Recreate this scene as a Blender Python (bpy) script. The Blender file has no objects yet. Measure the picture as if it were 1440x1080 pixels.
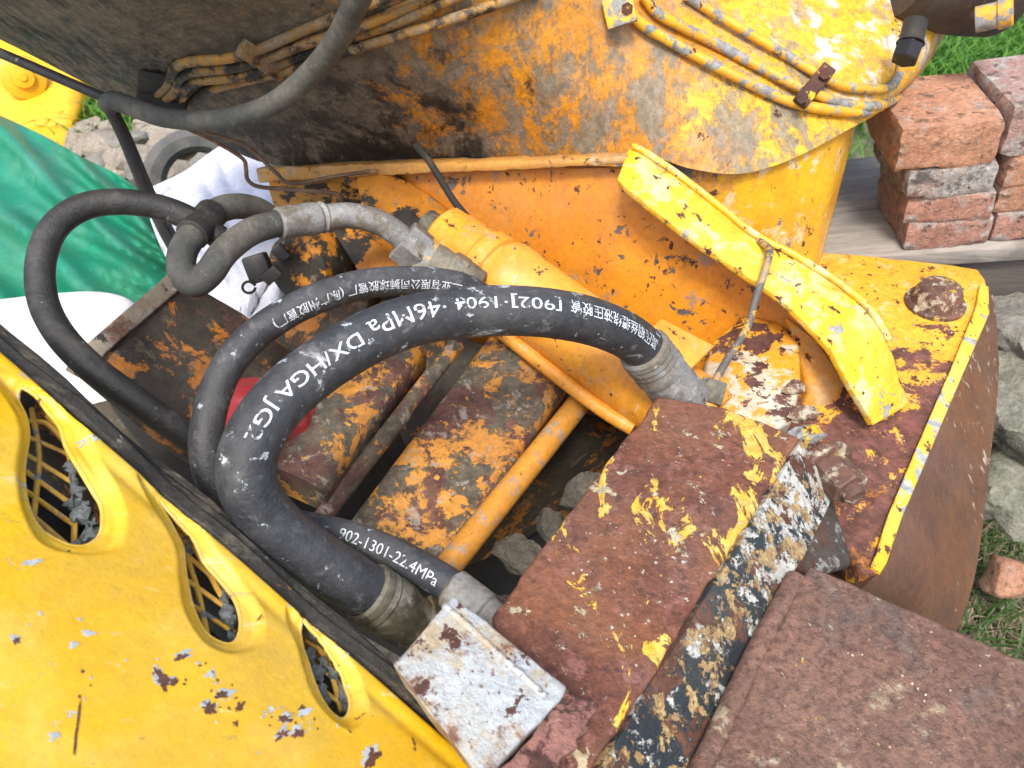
import bpy, bmesh, math, random
import numpy as np
from mathutils import Vector, noise, Matrix

# ------------------------------------------------------------------ camera, sky, sun, exposure
scene = bpy.context.scene
C = scene.collection
CAM_H = 1.05
PITCH = math.radians(45)
FPX = 1080.0
cd = bpy.data.cameras.new('camera')
cam = bpy.data.objects.new('camera', cd); C.objects.link(cam)
cam.location = (0, 0, CAM_H)
cam.rotation_euler = (math.pi/2 - PITCH, 0, 0)
cd.sensor_width = 36; cd.lens = 36*FPX/1440
cd.clip_start = 0.02; cd.clip_end = 200
cd.dof.use_dof = True; cd.dof.focus_distance = 0.66; cd.dof.aperture_fstop = 13
scene.camera = cam

SUN_EL, SUN_AZ = math.radians(62), math.radians(192)     # azimuth of the sun, clockwise from +Y
world = bpy.data.worlds.new('World'); scene.world = world; world.use_nodes = True
wn = world.node_tree.nodes; wl = world.node_tree.links
sky = wn.new('ShaderNodeTexSky'); sky.sky_type = 'NISHITA'; sky.sun_disc = False
sky.sun_elevation = SUN_EL; sky.sun_rotation = SUN_AZ; sky.air_density = 1.0; sky.dust_density = 4.0; sky.ozone_density = 1.0
wl.new(sky.outputs[0], wn['Background'].inputs[0]); wn['Background'].inputs[1].default_value = 0.15
sd = bpy.data.lights.new('sun', 'SUN'); sd.energy = 1.5; sd.angle = math.radians(12); sd.color = (1, .96, .9)
sun = bpy.data.objects.new('sun', sd); C.objects.link(sun)
sv = Vector((math.sin(SUN_AZ)*math.cos(SUN_EL), math.cos(SUN_AZ)*math.cos(SUN_EL), math.sin(SUN_EL)))
sun.rotation_euler = sv.to_track_quat('Z', 'Y').to_euler(); sun.location = (0, 0, 5)
vs = scene.view_settings
vs.view_transform = 'Standard'; vs.look = 'None'; vs.gamma = 1; vs.use_curve_mapping = False
vs.exposure = 0.98
scene.cycles.max_bounces = 6

# ------------------------------------------------------------------ geometry helpers
SP, CP = math.sin(PITCH), math.cos(PITCH)
CAM = Vector((0, 0, CAM_H))
def ray(u, v):
    dx, dy = (u-720)/FPX, (540-v)/FPX
    return Vector((dx, CP+dy*SP, -SP+dy*CP))
def P(u, v, d): return CAM + ray(u, v)*d
def PZ(u, v, z):
    r = ray(u, v); return CAM + r*((z-CAM_H)/r.z)
class Plane:
    def __init__(s, a, b=None, c=None, n=None):
        s.p = a; s.n = (n if n is not None else (b-a).cross(c-a)).normalized()
        if s.n.dot(CAM-a) < 0: s.n = -s.n
    def hit(s, u, v):
        r = ray(u, v); return CAM + r*(s.n.dot(s.p-CAM)/s.n.dot(r))
def hits(pl, pts): return [pl.hit(u, v) for u, v in pts]

OFF = {}
def base_of(pts):
    a = np.array([tuple(p) for p in pts]); return Vector((a[:, 0].mean(), a[:, 1].mean(), a[:, 2].min()))
def thing(name, loc, label, cat, group=None, kind=None):
    o = bpy.data.objects.new(name, None); C.objects.link(o); o.location = loc; o.empty_display_size = .02
    OFF[o.name] = Vector(loc); tag(o, label, cat, group, kind); return o
def tag(o, label=None, cat=None, group=None, kind=None):
    if label: o['label'] = label
    if cat: o['category'] = cat
    if group: o['group'] = group
    if kind: o['kind'] = kind
    return o
def build(name, verts, faces, mat, parent=None, smooth=35, bevel=0, seg=2, loc=None):
    """one mesh object; verts are world points"""
    if parent is not None: off = OFF[parent.name]
    else: off = Vector(loc) if loc is not None else base_of(verts)
    me = bpy.data.meshes.new(name)
    me.from_pydata([tuple(Vector(v)-off) for v in verts], [], [tuple(f) for f in faces])
    bm = bmesh.new(); bm.from_mesh(me)
    bmesh.ops.recalc_face_normals(bm, faces=bm.faces)
    if bevel:
        es = [e for e in bm.edges if len(e.link_faces) == 2 and e.calc_face_angle(0) > .35]
        bmesh.ops.bevel(bm, geom=es, offset=bevel, segments=seg, profile=.5, affect='EDGES', clamp_overlap=True)
    bm.to_mesh(me); bm.free()
    for p in me.polygons: p.use_smooth = True
    me.set_sharp_from_angle(angle=math.radians(smooth))
    me.materials.append(mat)
    o = bpy.data.objects.new(name, me); C.objects.link(o)
    if parent is not None: o.parent = parent
    else: o.location = off
    OFF[o.name] = off
    return o
def catmull(pts, n=10):
    pts = [Vector(p) for p in pts]
    q = [pts[0]*2-pts[1]] + pts + [pts[-1]*2-pts[-2]]
    out = []
    for i in range(1, len(q)-2):
        a, b, c, d = q[i-1:i+3]
        for k in range(n):
            t = k/n
            out.append(.5*((2*b)+(c-a)*t+(2*a-5*b+4*c-d)*t*t+(-a+3*b-3*c+d)*t*t*t))
    out.append(pts[-1]); return out
def frames(path):
    T = []
    for i in range(len(path)):
        a, b = path[max(i-1, 0)], path[min(i+1, len(path)-1)]; T.append((b-a).normalized())
    up = Vector((0, 0, 1)) if abs(T[0].z) < .9 else Vector((1, 0, 0))
    N = [(up-T[0]*up.dot(T[0])).normalized()]
    for i in range(1, len(path)):
        n = N[-1]-T[i]*N[-1].dot(T[i]); N.append(n.normalized())
    return T, N
def tube_data(path, r, res=16, caps=True):
    rs = r if hasattr(r, '__len__') else [r]*len(path)
    T, N = frames(path); V = []; F = []
    for i, p in enumerate(path):
        B = T[i].cross(N[i])
        for k in range(res):
            a = 2*math.pi*k/res; V.append(p+(N[i]*math.cos(a)+B*math.sin(a))*rs[i])
    for i in range(len(path)-1):
        for k in range(res):
            F.append((i*res+k, i*res+(k+1) % res, (i+1)*res+(k+1) % res, (i+1)*res+k))
    if caps: F.append(tuple(range(res))[::-1]); F.append(tuple((len(path)-1)*res+k for k in range(res)))
    return V, F
def tube(name, pts, r, mat, parent=None, res=16, n=10, smooth=60):
    path = catmull(pts, n) if len(pts) > 2 else [Vector(p) for p in pts]
    V, F = tube_data(path, r, res); return build(name, V, F, mat, parent, smooth)
def lathe(name, a, b, prof, mat, parent=None, res=28, smooth=35):
    """prof: list of (t along a->b in metres, radius)"""
    ax = (b-a).normalized()
    path = [a+ax*t for t, r in prof]; rs = [max(r, 1e-4) for t, r in prof]
    u = Vector((0, 0, 1)) if abs(ax.z) < .9 else Vector((1, 0, 0))
    n = (u-ax*u.dot(ax)).normalized(); m = ax.cross(n); V = []; F = []
    for p, r in zip(path, rs):
        for k in range(res):
            t = 2*math.pi*k/res; V.append(p+(n*math.cos(t)+m*math.sin(t))*r)
    for i in range(len(path)-1):
        for k in range(res): F.append((i*res+k, i*res+(k+1) % res, (i+1)*res+(k+1) % res, (i+1)*res+k))
    F.append(tuple(range(res))[::-1]); F.append(tuple((len(path)-1)*res+k for k in range(res)))
    return build(name, V, F, mat, parent, smooth)
def densify(o, step=.007, amp=.0008, seed=1):
    """uneven, knocked-about edge instead of a ruler-straight one"""
    o = [Vector(p) for p in o]; nrm_ = (o[1]-o[0]).cross(o[-1]-o[0]).normalized(); out = []
    for i, a in enumerate(o):
        b = o[(i+1) % len(o)]; k = max(1, int((b-a).length/step)); t_ = (b-a).normalized(); side = nrm_.cross(t_)
        for j in range(k):
            p = a.lerp(b, j/k); out.append(p+side*amp*(fbm(p, 60, seed)*1.4+.8*noise.noise(p*320)) if j else p)
    return out
def prism(name, outline, vec, mat, parent=None, bevel=.002, smooth=35, seg=2, jag=0):
    if jag: outline = densify(outline, amp=jag)
    n = len(outline); V = [Vector(p) for p in outline]+[Vector(p)+vec for p in outline]
    F = [tuple(range(n)), tuple(range(2*n-1, n-1, -1))]+[(i, (i+1) % n, n+(i+1) % n, n+i) for i in range(n)]
    return build(name, V, F, mat, parent, smooth, bevel, seg)
def hexa(name, top, bot, mat, parent=None, bevel=.003, seg=2):
    V = list(top)+list(bot); n = len(top)
    F = [tuple(range(n)), tuple(range(2*n-1, n-1, -1))]+[(i, (i+1) % n, n+(i+1) % n, n+i) for i in range(n)]
    return build(name, V, F, mat, parent, 35, bevel, seg)
def bar(name, a, b, w, h, up, mat, parent=None, bevel=.0015):
    t = (b-a).normalized(); u = (up-t*up.dot(t)).normalized(); s = t.cross(u)
    o = [a+s*w/2+u*h/2, a-s*w/2+u*h/2, a-s*w/2-u*h/2, a+s*w/2-u*h/2]
    return prism(name, o, b-a, mat, parent, bevel)
def hexnut(name, a, b, r, mat, parent=None):
    return lathe(name, a, b, [(0, r*.92), (.0015, r), ((b-a).length-.0015, r), ((b-a).length, r*.92)], mat, parent, res=6, smooth=20)
def fbm(p, s, seed=0):
    return noise.fractal(Vector(p)*s+Vector((seed*7.3, seed*3.1, seed*5.7)), 1, 2, 4)

# ------------------------------------------------------------------ materials
class NT:
    def __init__(s, name):
        s.m = bpy.data.materials.new(name); s.m.use_nodes = True; s.n = s.m.node_tree.nodes; s.l = s.m.node_tree.links
        s.b = s.n['Principled BSDF']; s.tc = s.n.new('ShaderNodeTexCoord').outputs['Object']
    def put(s, sock, v):
        if isinstance(v, bpy.types.NodeSocket): s.l.new(v, sock)
        elif isinstance(v, (tuple, list)) and len(v) == 3 and sock.type == 'RGBA': sock.default_value = (*v, 1)
        else: sock.default_value = v
    def math(s, op, a, b=0.0):
        n = s.n.new('ShaderNodeMath'); n.operation = op; s.put(n.inputs[0], a); s.put(n.inputs[1], b); return n.outputs[0]
    def map(s, vec, scale=(1, 1, 1), loc=(0, 0, 0), rot=(0, 0, 0)):
        n = s.n.new('ShaderNodeMapping'); s.put(n.inputs[0], vec); n.inputs[1].default_value = loc; n.inputs[2].default_value = rot; n.inputs[3].default_value = scale; return n.outputs[0]
    def noise(s, vec, scale, detail=6, rough=.6, dist=0, lac=2):
        n = s.n.new('ShaderNodeTexNoise'); s.put(n.inputs['Vector'], vec); n.inputs['Scale'].default_value = scale
        n.inputs['Detail'].default_value = detail; n.inputs['Roughness'].default_value = rough; n.inputs['Distortion'].default_value = dist; n.inputs['Lacunarity'].default_value = lac
        return n.outputs['Fac']
    def step(s, f, lo, hi):
        n = s.n.new('ShaderNodeMapRange'); n.interpolation_type = 'SMOOTHSTEP'; s.put(n.inputs[0], f); n.inputs[1].default_value = lo; n.inputs[2].default_value = hi; return n.outputs[0]
    def mix(s, f, a, b):
        n = s.n.new('ShaderNodeMix'); n.data_type = 'RGBA'; s.put(n.inputs[0], f); s.put(n.inputs[6], a); s.put(n.inputs[7], b); return n.outputs[2]
    def mixf(s, f, a, b):
        n = s.n.new('ShaderNodeMix'); n.data_type = 'FLOAT'; s.put(n.inputs[0], f); s.put(n.inputs[2], a); s.put(n.inputs[3], b); return n.outputs[0]
    def dot(s, vec, k):
        n = s.n.new('ShaderNodeVectorMath'); n.operation = 'DOT_PRODUCT'; s.put(n.inputs[0], vec); n.inputs[1].default_value = k; return n.outputs['Value']
    def edge(s, r):
        b = s.n.new('ShaderNodeBevel'); b.samples = 4; b.inputs[0].default_value = r
        g = s.n.new('ShaderNodeNewGeometry'); n = s.n.new('ShaderNodeVectorMath'); n.operation = 'DOT_PRODUCT'
        s.l.new(b.outputs[0], n.inputs[0]); s.l.new(g.outputs['Normal'], n.inputs[1])
        return s.math('SUBTRACT', 1.0, n.outputs['Value'])
    def bump(s, h, strength, dist=.001, normal=None):
        n = s.n.new('ShaderNodeBump'); s.put(n.inputs['Height'], h); n.inputs['Strength'].default_value = strength; n.inputs['Distance'].default_value = dist
        if normal is not None: s.l.new(normal, n.inputs['Normal'])
        return n.outputs[0]
_seed = [0]
def layered(name, base, base2=None, layers=(), rough=.5, var_scale=12, edge=None, fine=.25, fine_scale=220, metal=0, origin=None, spec=.5, speck=.16, speck_scale=140, film=.12):
    """base paint with layers of lost paint, primer, rust, dirt on top; each layer a dict:
       c, c2 colours; s scale; t threshold; w softness; st stretch; rot; h height (m); r roughness; bias=(world point a, value, world point b, value)"""
    _seed[0] += 1; sd_ = _seed[0]
    m = NT(name); org = Vector(origin) if origin is not None else Vector((0, 0, 0))
    base2 = base2 or tuple(c*.78 for c in base)
    v = m.map(m.tc, loc=(sd_*1.37, sd_*.71, sd_*2.13))
    col = m.mix(m.step(m.noise(v, var_scale, 5), .38, .62), base, base2)
    rgh = rough; height = m.math('MULTIPLY', m.noise(v, fine_scale, 5, .75), .0011*fine)
    height = m.math('ADD', height, m.math('MULTIPLY', m.noise(v, 26, 3, .5), .0016*min(fine, 1)))
    for i, L in enumerate(layers):
        vv = m.map(m.tc, scale=L.get('st', (1, 1, 1)), loc=(sd_*.9+i*3.3, i*1.7+sd_, i*2.9), rot=L.get('rot', (0, 0, 0)))
        f = m.noise(vv, L['s'], L.get('d', 8), L.get('dr', .70), L.get('dist', .25))
        if 'bias' in L:
            a, va, b, vb = L['bias']; k = (b-a)*(vb-va)/(b-a).length_squared
            c0 = va-(a-org).dot(k)
            bb = m.math('ADD', m.dot(m.tc, tuple(k)), c0)
            n = m.n.new('ShaderNodeClamp'); m.put(n.inputs[0], bb); n.inputs[1].default_value = min(va, vb); n.inputs[2].default_value = max(va, vb)
            f = m.math('ADD', f, n.outputs[0])
        if 'edge' in L:
            f = m.math('ADD', f, m.math('MULTIPLY', m.edge(L.get('er', .004)), L['edge']))
        mask = m.step(f, L['t']-L.get('w', .015), L['t']+L.get('w', .015))
        if 'o' in L: mask = m.math('MULTIPLY', mask, L['o'])
        c2 = L.get('c2', tuple(x*.7 for x in L['c']))
        lc = m.mix(m.step(m.noise(vv, L.get('cs', L['s']*3), 6, .7), .36, .64), L['c'], c2)
        col = m.mix(mask, col, lc)
        if 'r' in L: rgh = m.mixf(mask, rgh, L['r'])
        if 'h' in L: height = m.math('ADD', height, m.math('MULTIPLY', mask, L['h']))
        if 'hn' in L: height = m.math('ADD', height, m.math('MULTIPLY', m.math('MULTIPLY', mask, m.noise(vv, L['s']*6, 5, .75)), L['hn']))
    sp = m.noise(v, speck_scale, 6, .8)
    mul = m.n.new('ShaderNodeMix'); mul.data_type = 'RGBA'; mul.blend_type = 'MULTIPLY'; mul.inputs[0].default_value = 1
    m.put(mul.inputs[6], col); g_ = m.mixf(m.step(sp, .34, .66), 1-speck, 1+speck*.6)
    cc = m.n.new('ShaderNodeCombineColor'); [m.l.new(g_, cc.inputs[k]) for k in range(3)]; m.l.new(cc.outputs[0], mul.inputs[7]); col = mul.outputs[2]
    if film: col = m.mix(m.math('MULTIPLY', m.step(m.noise(v, 7, 6, .7), .40, .75), film), col, (.33, .29, .22))
    rgh = m.math('ADD', rgh, m.math('MULTIPLY', m.math('SUBTRACT', m.noise(v, 45, 5, .7), .5), .35))
    m.put(m.b.inputs['Base Color'], col); m.put(m.b.inputs['Roughness'], rgh); m.put(m.b.inputs['Metallic'], metal)
    m.b.inputs['Specular IOR Level'].default_value = spec
    m.l.new(m.bump(height, 1.0, 1.0), m.b.inputs['Normal'])
    return m.m

ORANGE, ORANGE2 = (.70, .275, .012), (.58, .205, .010)
YEL, YEL2 = (.80, .50, .012), (.76, .43, .012)
RUST, RUST2 = (.105, .036, .022), (.055, .019, .014)
RUSTP, RUSTP2 = (.20, .075, .058), (.13, .045, .036)
PRIMER, PRIMER2 = (.20, .19, .175), (.12, .115, .105)
GRIME, GRIME2 = (.045, .036, .026), (.022, .018, .014)
CREAM, CREAM2 = (.62, .55, .38), (.45, .36, .20)

m_orange = layered('orange_paint_chipped', ORANGE, ORANGE2, [
    dict(c=(.52, .25, .05), c2=(.45, .2, .03), s=9, t=.55, w=.1, o=.5),
    dict(c=PRIMER2, c2=(.06, .052, .05), s=34, t=.602, w=.010, h=-.0003, r=.8), dict(c=(.30, .25, .20), s=20, t=.63, w=.03, o=.7), dict(c=RUST, c2=RUST2, s=85, t=.625, w=.012, h=-.0003, r=.9)], rough=.45, film=.15)
m_cyl = layered('orange_cylinder_paint', (.80, .36, .035), (.72, .29, .02), [
    dict(c=(.42, .36, .30), c2=(.30, .26, .22), s=18, t=.63, w=.05, r=.8, o=.8), dict(c=(.86, .55, .25), s=26, t=.62, w=.05, o=.5),
    dict(c=RUST, c2=RUST2, s=52, t=.622, w=.012, h=-.0003, r=.9), dict(c=CREAM, c2=(.4, .33, .25), s=48, t=.665, w=.012, r=.8)], rough=.45)
m_frame = layered('orange_frame_worn', (.62, .27, .03), (.46, .20, .03), [
    dict(c=(.13, .105, .07), c2=(.06, .055, .04), s=19, t=.485, w=.015, h=-.0004, r=.8, cs=120), dict(c=(.15, .07, .05), c2=(.08, .036, .03), s=17, t=.525, w=.02, r=.9, h=-.0002),
    dict(c=(.40, .34, .26), c2=(.27, .23, .19), s=46, t=.60, w=.03, r=.8, o=.8), dict(c=(.66, .33, .06), s=75, t=.625, w=.012, h=.0003)], rough=.6, fine=.9, speck=.25)
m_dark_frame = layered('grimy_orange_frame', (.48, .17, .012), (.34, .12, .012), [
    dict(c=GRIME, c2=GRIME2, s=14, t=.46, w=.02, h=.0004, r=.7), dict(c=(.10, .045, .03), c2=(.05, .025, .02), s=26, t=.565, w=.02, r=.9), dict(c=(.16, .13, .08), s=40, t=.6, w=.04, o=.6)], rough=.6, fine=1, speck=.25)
m_yellow = layered('bright_yellow_rib_paint', (.81, .46, .012), (.82, .53, .04), [
    dict(c=(.82, .74, .42), c2=(.78, .66, .26), s=26, t=.55, w=.06, o=.8), dict(c=(.46, .28, .05), s=14, t=.57, w=.08, o=.55), dict(c=(.38, .38, .37), c2=(.27, .27, .27), s=26, t=.605, w=.010, r=.8, h=-.0003),
    dict(c=RUST, c2=RUST2, s=60, t=.612, edge=.5, er=.006, h=-.0003, r=.9)], rough=.42)
m_galv = layered('galvanised_steel_dirty', (.30, .30, .285), (.21, .21, .20), [
    dict(c=(.20, .17, .12), c2=(.14, .115, .08), s=30, t=.52, w=.06, o=.8, r=.8), dict(c=(.45, .45, .43), s=55, t=.60, w=.03, o=.7), dict(c=(.14, .06, .03), s=40, t=.66, r=.9)], rough=.55, metal=.2, fine=1.2, speck=.25)
m_greasy = layered('oily_grey_steel', (.22, .20, .15), (.13, .12, .09), [
    dict(c=(.08, .07, .045), s=25, t=.52, w=.06, r=.5), dict(c=(.34, .32, .27), s=60, t=.62, w=.03, o=.7)], rough=.5, metal=.15, fine=1.2, speck=.25)
m_rubber = layered('black_hose_rubber', (.024, .027, .032), (.036, .040, .047), [
    dict(c=(.115, .115, .115), c2=(.06, .062, .065), s=11, t=.55, w=.10, o=.6, r=.9), dict(c=(.17, .17, .165), s=60, t=.60, w=.06, o=.6, r=.9),
    dict(c=(.46, .51, .54), c2=(.30, .34, .36), s=75, t=.632, w=.014, r=.9), dict(c=(.36, .38, .39), s=50, t=.655, w=.015, st=(.35, 1, 1), rot=(.3, .4, .9), r=.9)], rough=.5, fine=.8, speck=.25, film=.06)
m_rubber_grey = layered('dusty_grey_hose_rubber', (.070, .073, .066), (.048, .049, .044), [
    dict(c=(.16, .15, .12), c2=(.11, .10, .08), s=16, t=.52, w=.08, o=.7, r=.9), dict(c=(.24, .22, .18), s=70, t=.63, w=.03, o=.6)], rough=.7, fine=.9, speck=.22)
m_rubber_plain = layered('plain_black_rubber', (.018, .018, .018), (.028, .028, .027), [
    dict(c=(.11, .105, .09), s=24, t=.57, w=.08, o=.6, r=.9), dict(c=(.22, .22, .20), s=70, t=.66, w=.02, o=.7)], rough=.5, fine=.9, speck=.25, film=.05)
m_print = layered('white_hose_print', (.66, .70, .74), (.52, .56, .60), [dict(c=(.05, .052, .057), c2=(.03, .03, .035), s=120, t=.575, w=.05)], rough=.7, film=0)
m_black = layered('black_plastic', (.015, .015, .015), (.03, .028, .025), [dict(c=(.09, .08, .06), s=60, t=.6, w=.06, o=.6)], rough=.5)
m_dark = layered('dark_metal_and_backing', (.012, .011, .010), (.022, .02, .016), [dict(c=(.07, .055, .035), s=22, t=.6, w=.06, o=.6)], rough=.8, film=.04)  # near-black metal, also the backing that paints the engine bay shade
m_bolt = layered('rusty_bolt_steel', (.15, .07, .045), (.08, .04, .03), [
    dict(c=(.46, .40, .30), c2=(.30, .24, .16), s=60, t=.53, w=.03, r=.8), dict(c=(.55, .36, .05), s=50, t=.62, w=.03), dict(c=RUST2, s=120, t=.6, w=.03)], rough=.7, fine=.45, fine_scale=300, speck=.3)
m_greybolt = layered('grey_painted_bolt', (.34, .36, .36), (.24, .25, .25), [dict(c=RUST, s=60, t=.56, r=.9), dict(c=YEL, s=40, t=.58)], rough=.6, fine=2, speck=.25)

# ------------------------------------------------------------------ the ground
def ground_mat():
    m = NT('earth_and_straw'); v = m.tc
    c = m.mix(m.step(m.noise(v, 3.5, 6), .4, .6), (.11, .085, .055), (.17, .145, .10))
    c = m.mix(m.step(m.noise(v, 22, 6, .7), .5, .62), c, (.24, .21, .15))
    c = m.mix(m.step(m.noise(v, 2.2, 5), .5, .6), c, (.07, .11, .03))
    m.put(m.b.inputs['Base Color'], c); m.b.inputs['Roughness'].default_value = 1
    m.l.new(m.bump(m.noise(v, 60, 6, .7), .8, .01), m.b.inputs['Normal']); return m.m
n = 60; V = []; F = []
def gz(x, y): return .015*fbm((x, y, 0), 1.6)-.03
xs = [math.copysign(abs(t)**2.2*60, t) for t in np.linspace(-1, 1, n)]
ys = [1.0+math.copysign(abs(t)**2.2*60, t) for t in np.linspace(-1, 1, n)]
for y in ys:
    for x in xs: V.append((x, y, gz(x, y)))
for j in range(n-1):
    for i in range(n-1): F.append((j*n+i, j*n+i+1, (j+1)*n+i+1, (j+1)*n+i))
tag(build('ground', V, F, ground_mat(), loc=(0, 0, 0)), kind='structure')

# ------------------------------------------------------------------ excavator upper body: shell, web plate, lip, rib
A0 = P(880, 240, .80)
WEB = Plane(A0, n=Vector((-.45, -.8, .25)))
def shell():
    B = [(-120, -2, .80), (0, 55, .84), (88, 100, .87), (165, 138, .91), (268, 184, .96), (380, 231, 1.0), (500, 227, .965), (640, 224, .91), (760, 220, .87), (890, 214, .825), (970, 236, .80), (1048, 243, .79), (1130, 216, .80), (1190, 184, .82), (1228, 163, .86), (1240, 155, .93)]
    M = [(-120, -60, .66), (0, -20, .66), (90, 12, .68), (185, 44, .70), (300, 65, .74), (410, 85, .77), (520, 90, .77), (650, 90, .77), (780, 90, .78), (900, 92, .79), (985, 100, .80), (1070, 100, .81), (1160, 92, .83), (1240, 75, .86), (1300, 70, .91), (1320, 66, .99)]
    T = [(-120, -140, .50), (0, -140, .50), (100, -140, .51), (210, -140, .52), (310, -140, .54), (430, -140, .57), (540, -140, .60), (660, -140, .65), (800, -140, .70), (920, -140, .78), (1010, -140, .86), (1090, -140, .90), (1190, -140, .93), (1290, -140, .97), (1370, -140, 1.03), (1400, -140, 1.12)]
    return [[P(*r[i]) for i in range(len(B))] for r in (T, M, B)]
rows = shell()
roots = base_of(rows[2])
body = thing('excavator_upper_body', roots, 'worn yellow and grey excavator body shell hanging over the hoses with pipes along it', 'excavator part')
GL, GR = P(300, 150, .85), P(760, 120, .78)
m_shell = layered('shell_paint_worn', ORANGE, (.52, .22, .02), [
    dict(c=(.80, .45, .02), c2=(.74, .37, .015), s=16, t=.5, w=.06, bias=(P(830, 60, .76), -.25, P(1050, 60, .86), .16)),
    dict(c=(.74, .68, .56), c2=(.62, .54, .42), s=24, t=.545, w=.04, bias=(P(880, 60, .78), -.3, P(1090, 20, .88), .0)),
    dict(c=(.36, .28, .18), c2=(.25, .2, .14), s=20, t=.56, w=.06, o=.7),
    dict(c=(.25, .23, .175), c2=(.165, .15, .11), o=.9, s=17, t=.508, w=.045, dr=.8, st=(1.5, 1, .8), rot=(0, .5, 0), cs=90, h=-.0004, r=.8, bias=(P(1020, 0, .86), -.14, P(1000, 130, .80), .0)),
    dict(c=(.21, .17, .12), c2=(.115, .095, .07), s=14, t=.52, w=.05, dr=.78, st=(1.3, 1.6, .7), rot=(0, .6, 0), r=.85, bias=(P(330, 100, .85), .20, P(830, 60, .78), -.12)),
    dict(c=(.030, .025, .018), c2=(.014, .012, .009), s=12, t=.53, w=.06, dr=.76, st=(1.3, 1.6, .7), rot=(0, .6, 0), r=.6, bias=(P(520, 190, .92), .10, P(640, 20, .7), -.14)),
    dict(c=(.34, .26, .17), c2=(.20, .15, .10), s=45, t=.545, w=.04, dr=.82, st=(2.2, 1, .6), rot=(0, .6, 0), o=.65, bias=(P(200, 100, .8), .05, P(700, 100, .78), -.15), r=.9),
    dict(c=RUST, c2=RUST2, s=30, t=.655, w=.012, h=-.0004, r=.9, bias=(P(900, 100, .8), -.06, P(1080, 180, .8), .02))], rough=.5, origin=roots, fine=.8, speck=.28)
nu = len(rows[0]); dense = []
for i in range(nu):
    pass
def dense_grid(rows, nu_sub=6, nv=26):
    cols = []
    fine_rows = [catmull(r, nu_sub) for r in rows]
    G = []
    for i in range(len(fine_rows[0])):
        G.append(catmull([r[i] for r in fine_rows], nv//2))
    return G
G = dense_grid(rows); V = []; F = []
W_, H_ = len(G), len(G[0])
for i in range(W_):
    for j in range(H_):
        p = G[i][j]; V.append(p + Vector((0, -1, 0))*.0025*fbm(p, 9, 2))
nb = len(V); BACK = Vector((.04, .22, .06))
for i in range(W_):
    for j in range(H_): V.append(G[i][j]+BACK)
for i in range(W_-1):
    for j in range(H_-1):
        a = i*H_+j; F.append((a, a+1, a+1+H_, a+H_)); F.append((nb+a, nb+a+H_, nb+a+1+H_, nb+a+1))
for i in range(W_-1):
    a = i*H_; F.append((a, a+H_, nb+a+H_, nb+a)); a = i*H_+H_-1; F.append((a, nb+a, nb+a+H_, a+H_))
for j in range(H_-1):
    F.append((j, nb+j, nb+j+1, j+1)); a = (W_-1)*H_+j; F.append((a, a+1, nb+a+1, nb+a))
build('shell', V, F, m_shell, body, smooth=50)
# lower housing below the crease
m_house = layered('yellow_housing_paint', (.80, .44, .014), (.72, .33, .012), [
    dict(c=(.62, .28, .03), c2=(.52, .24, .05), s=20, t=.50, w=.06, bias=(P(1000, 228, .80), .22, P(1030, 300, .83), -.2)),
    dict(c=(.80, .70, .48), c2=(.66, .52, .30), s=30, t=.58, w=.04, o=.7), dict(c=PRIMER, c2=PRIMER2, s=26, t=.56, w=.012, r=.8, bias=(P(1000, 228, .80), .10, P(1030, 290, .83), -.055)),
    dict(c=RUST, c2=RUST2, s=34, t=.64, w=.012, h=-.0003, r=.9)], rough=.42, origin=roots)
hu = [(820, 200, 330, .852, .90), (890, 202, 340, .829, .88), (970, 222, 350, .8035, .865), (1050, 229, 358, .7930, .86), (1120, 206, 366, .8025, .865), (1170, 182, 372, .818, .885), (1196, 170, 374, .842, .91), (1206, 166, 374, .90, .96)]
topc = catmull([P(a, b, d1) for a, b, c, d1, d2 in hu], 6); botc = catmull([P(a-.26*(c-b) if a > 1000 else a, c, d2) for a, b, c, d1, d2 in hu], 6)
V = []; F = []; nv = 14; k = len(topc)
for i in range(k):
    for j in range(nv): p = topc[i].lerp(botc[i], j/(nv-1)); V.append(p+Vector((0, -.002*fbm(p, 10, 5), 0)))
nb = len(V)
for i in range(k):
    for j in range(nv): V.append(topc[i].lerp(botc[i], j/(nv-1))+Vector((.0, .25, .03)))
for i in range(k-1):
    for j in range(nv-1):
        a = i*nv+j; F += [(a, a+1, a+1+nv, a+nv), (nb+a, nb+a+nv, nb+a+nv+1, nb+a+1)]
for i in range(k-1):
    a = i*nv; F.append((a, a+nv, nb+a+nv, nb+a)); a += nv-1; F.append((a, nb+a, nb+a+nv, a+nv))
for j in range(nv-1):
    F.append((j, nb+j, nb+j+1, j+1)); a = (k-1)*nv+j; F.append((a, a+1, nb+a+1, nb+a))
build('lower_housing', V, F, m_house, body, smooth=50)
# web plate, bent bottom edge hidden by cylinder
wo = [(372, 240), (600, 233), (870, 236), (900, 252), (1000, 330), (1090, 385), (1180, 450), (1235, 520), (1265, 590), (1180, 600), (1060, 600), (900, 560), (640, 520), (470, 430), (400, 330)]
prism('web_plate', hits(WEB, wo), -WEB.n*.012, m_orange, body, .0015, jag=.0008)
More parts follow.
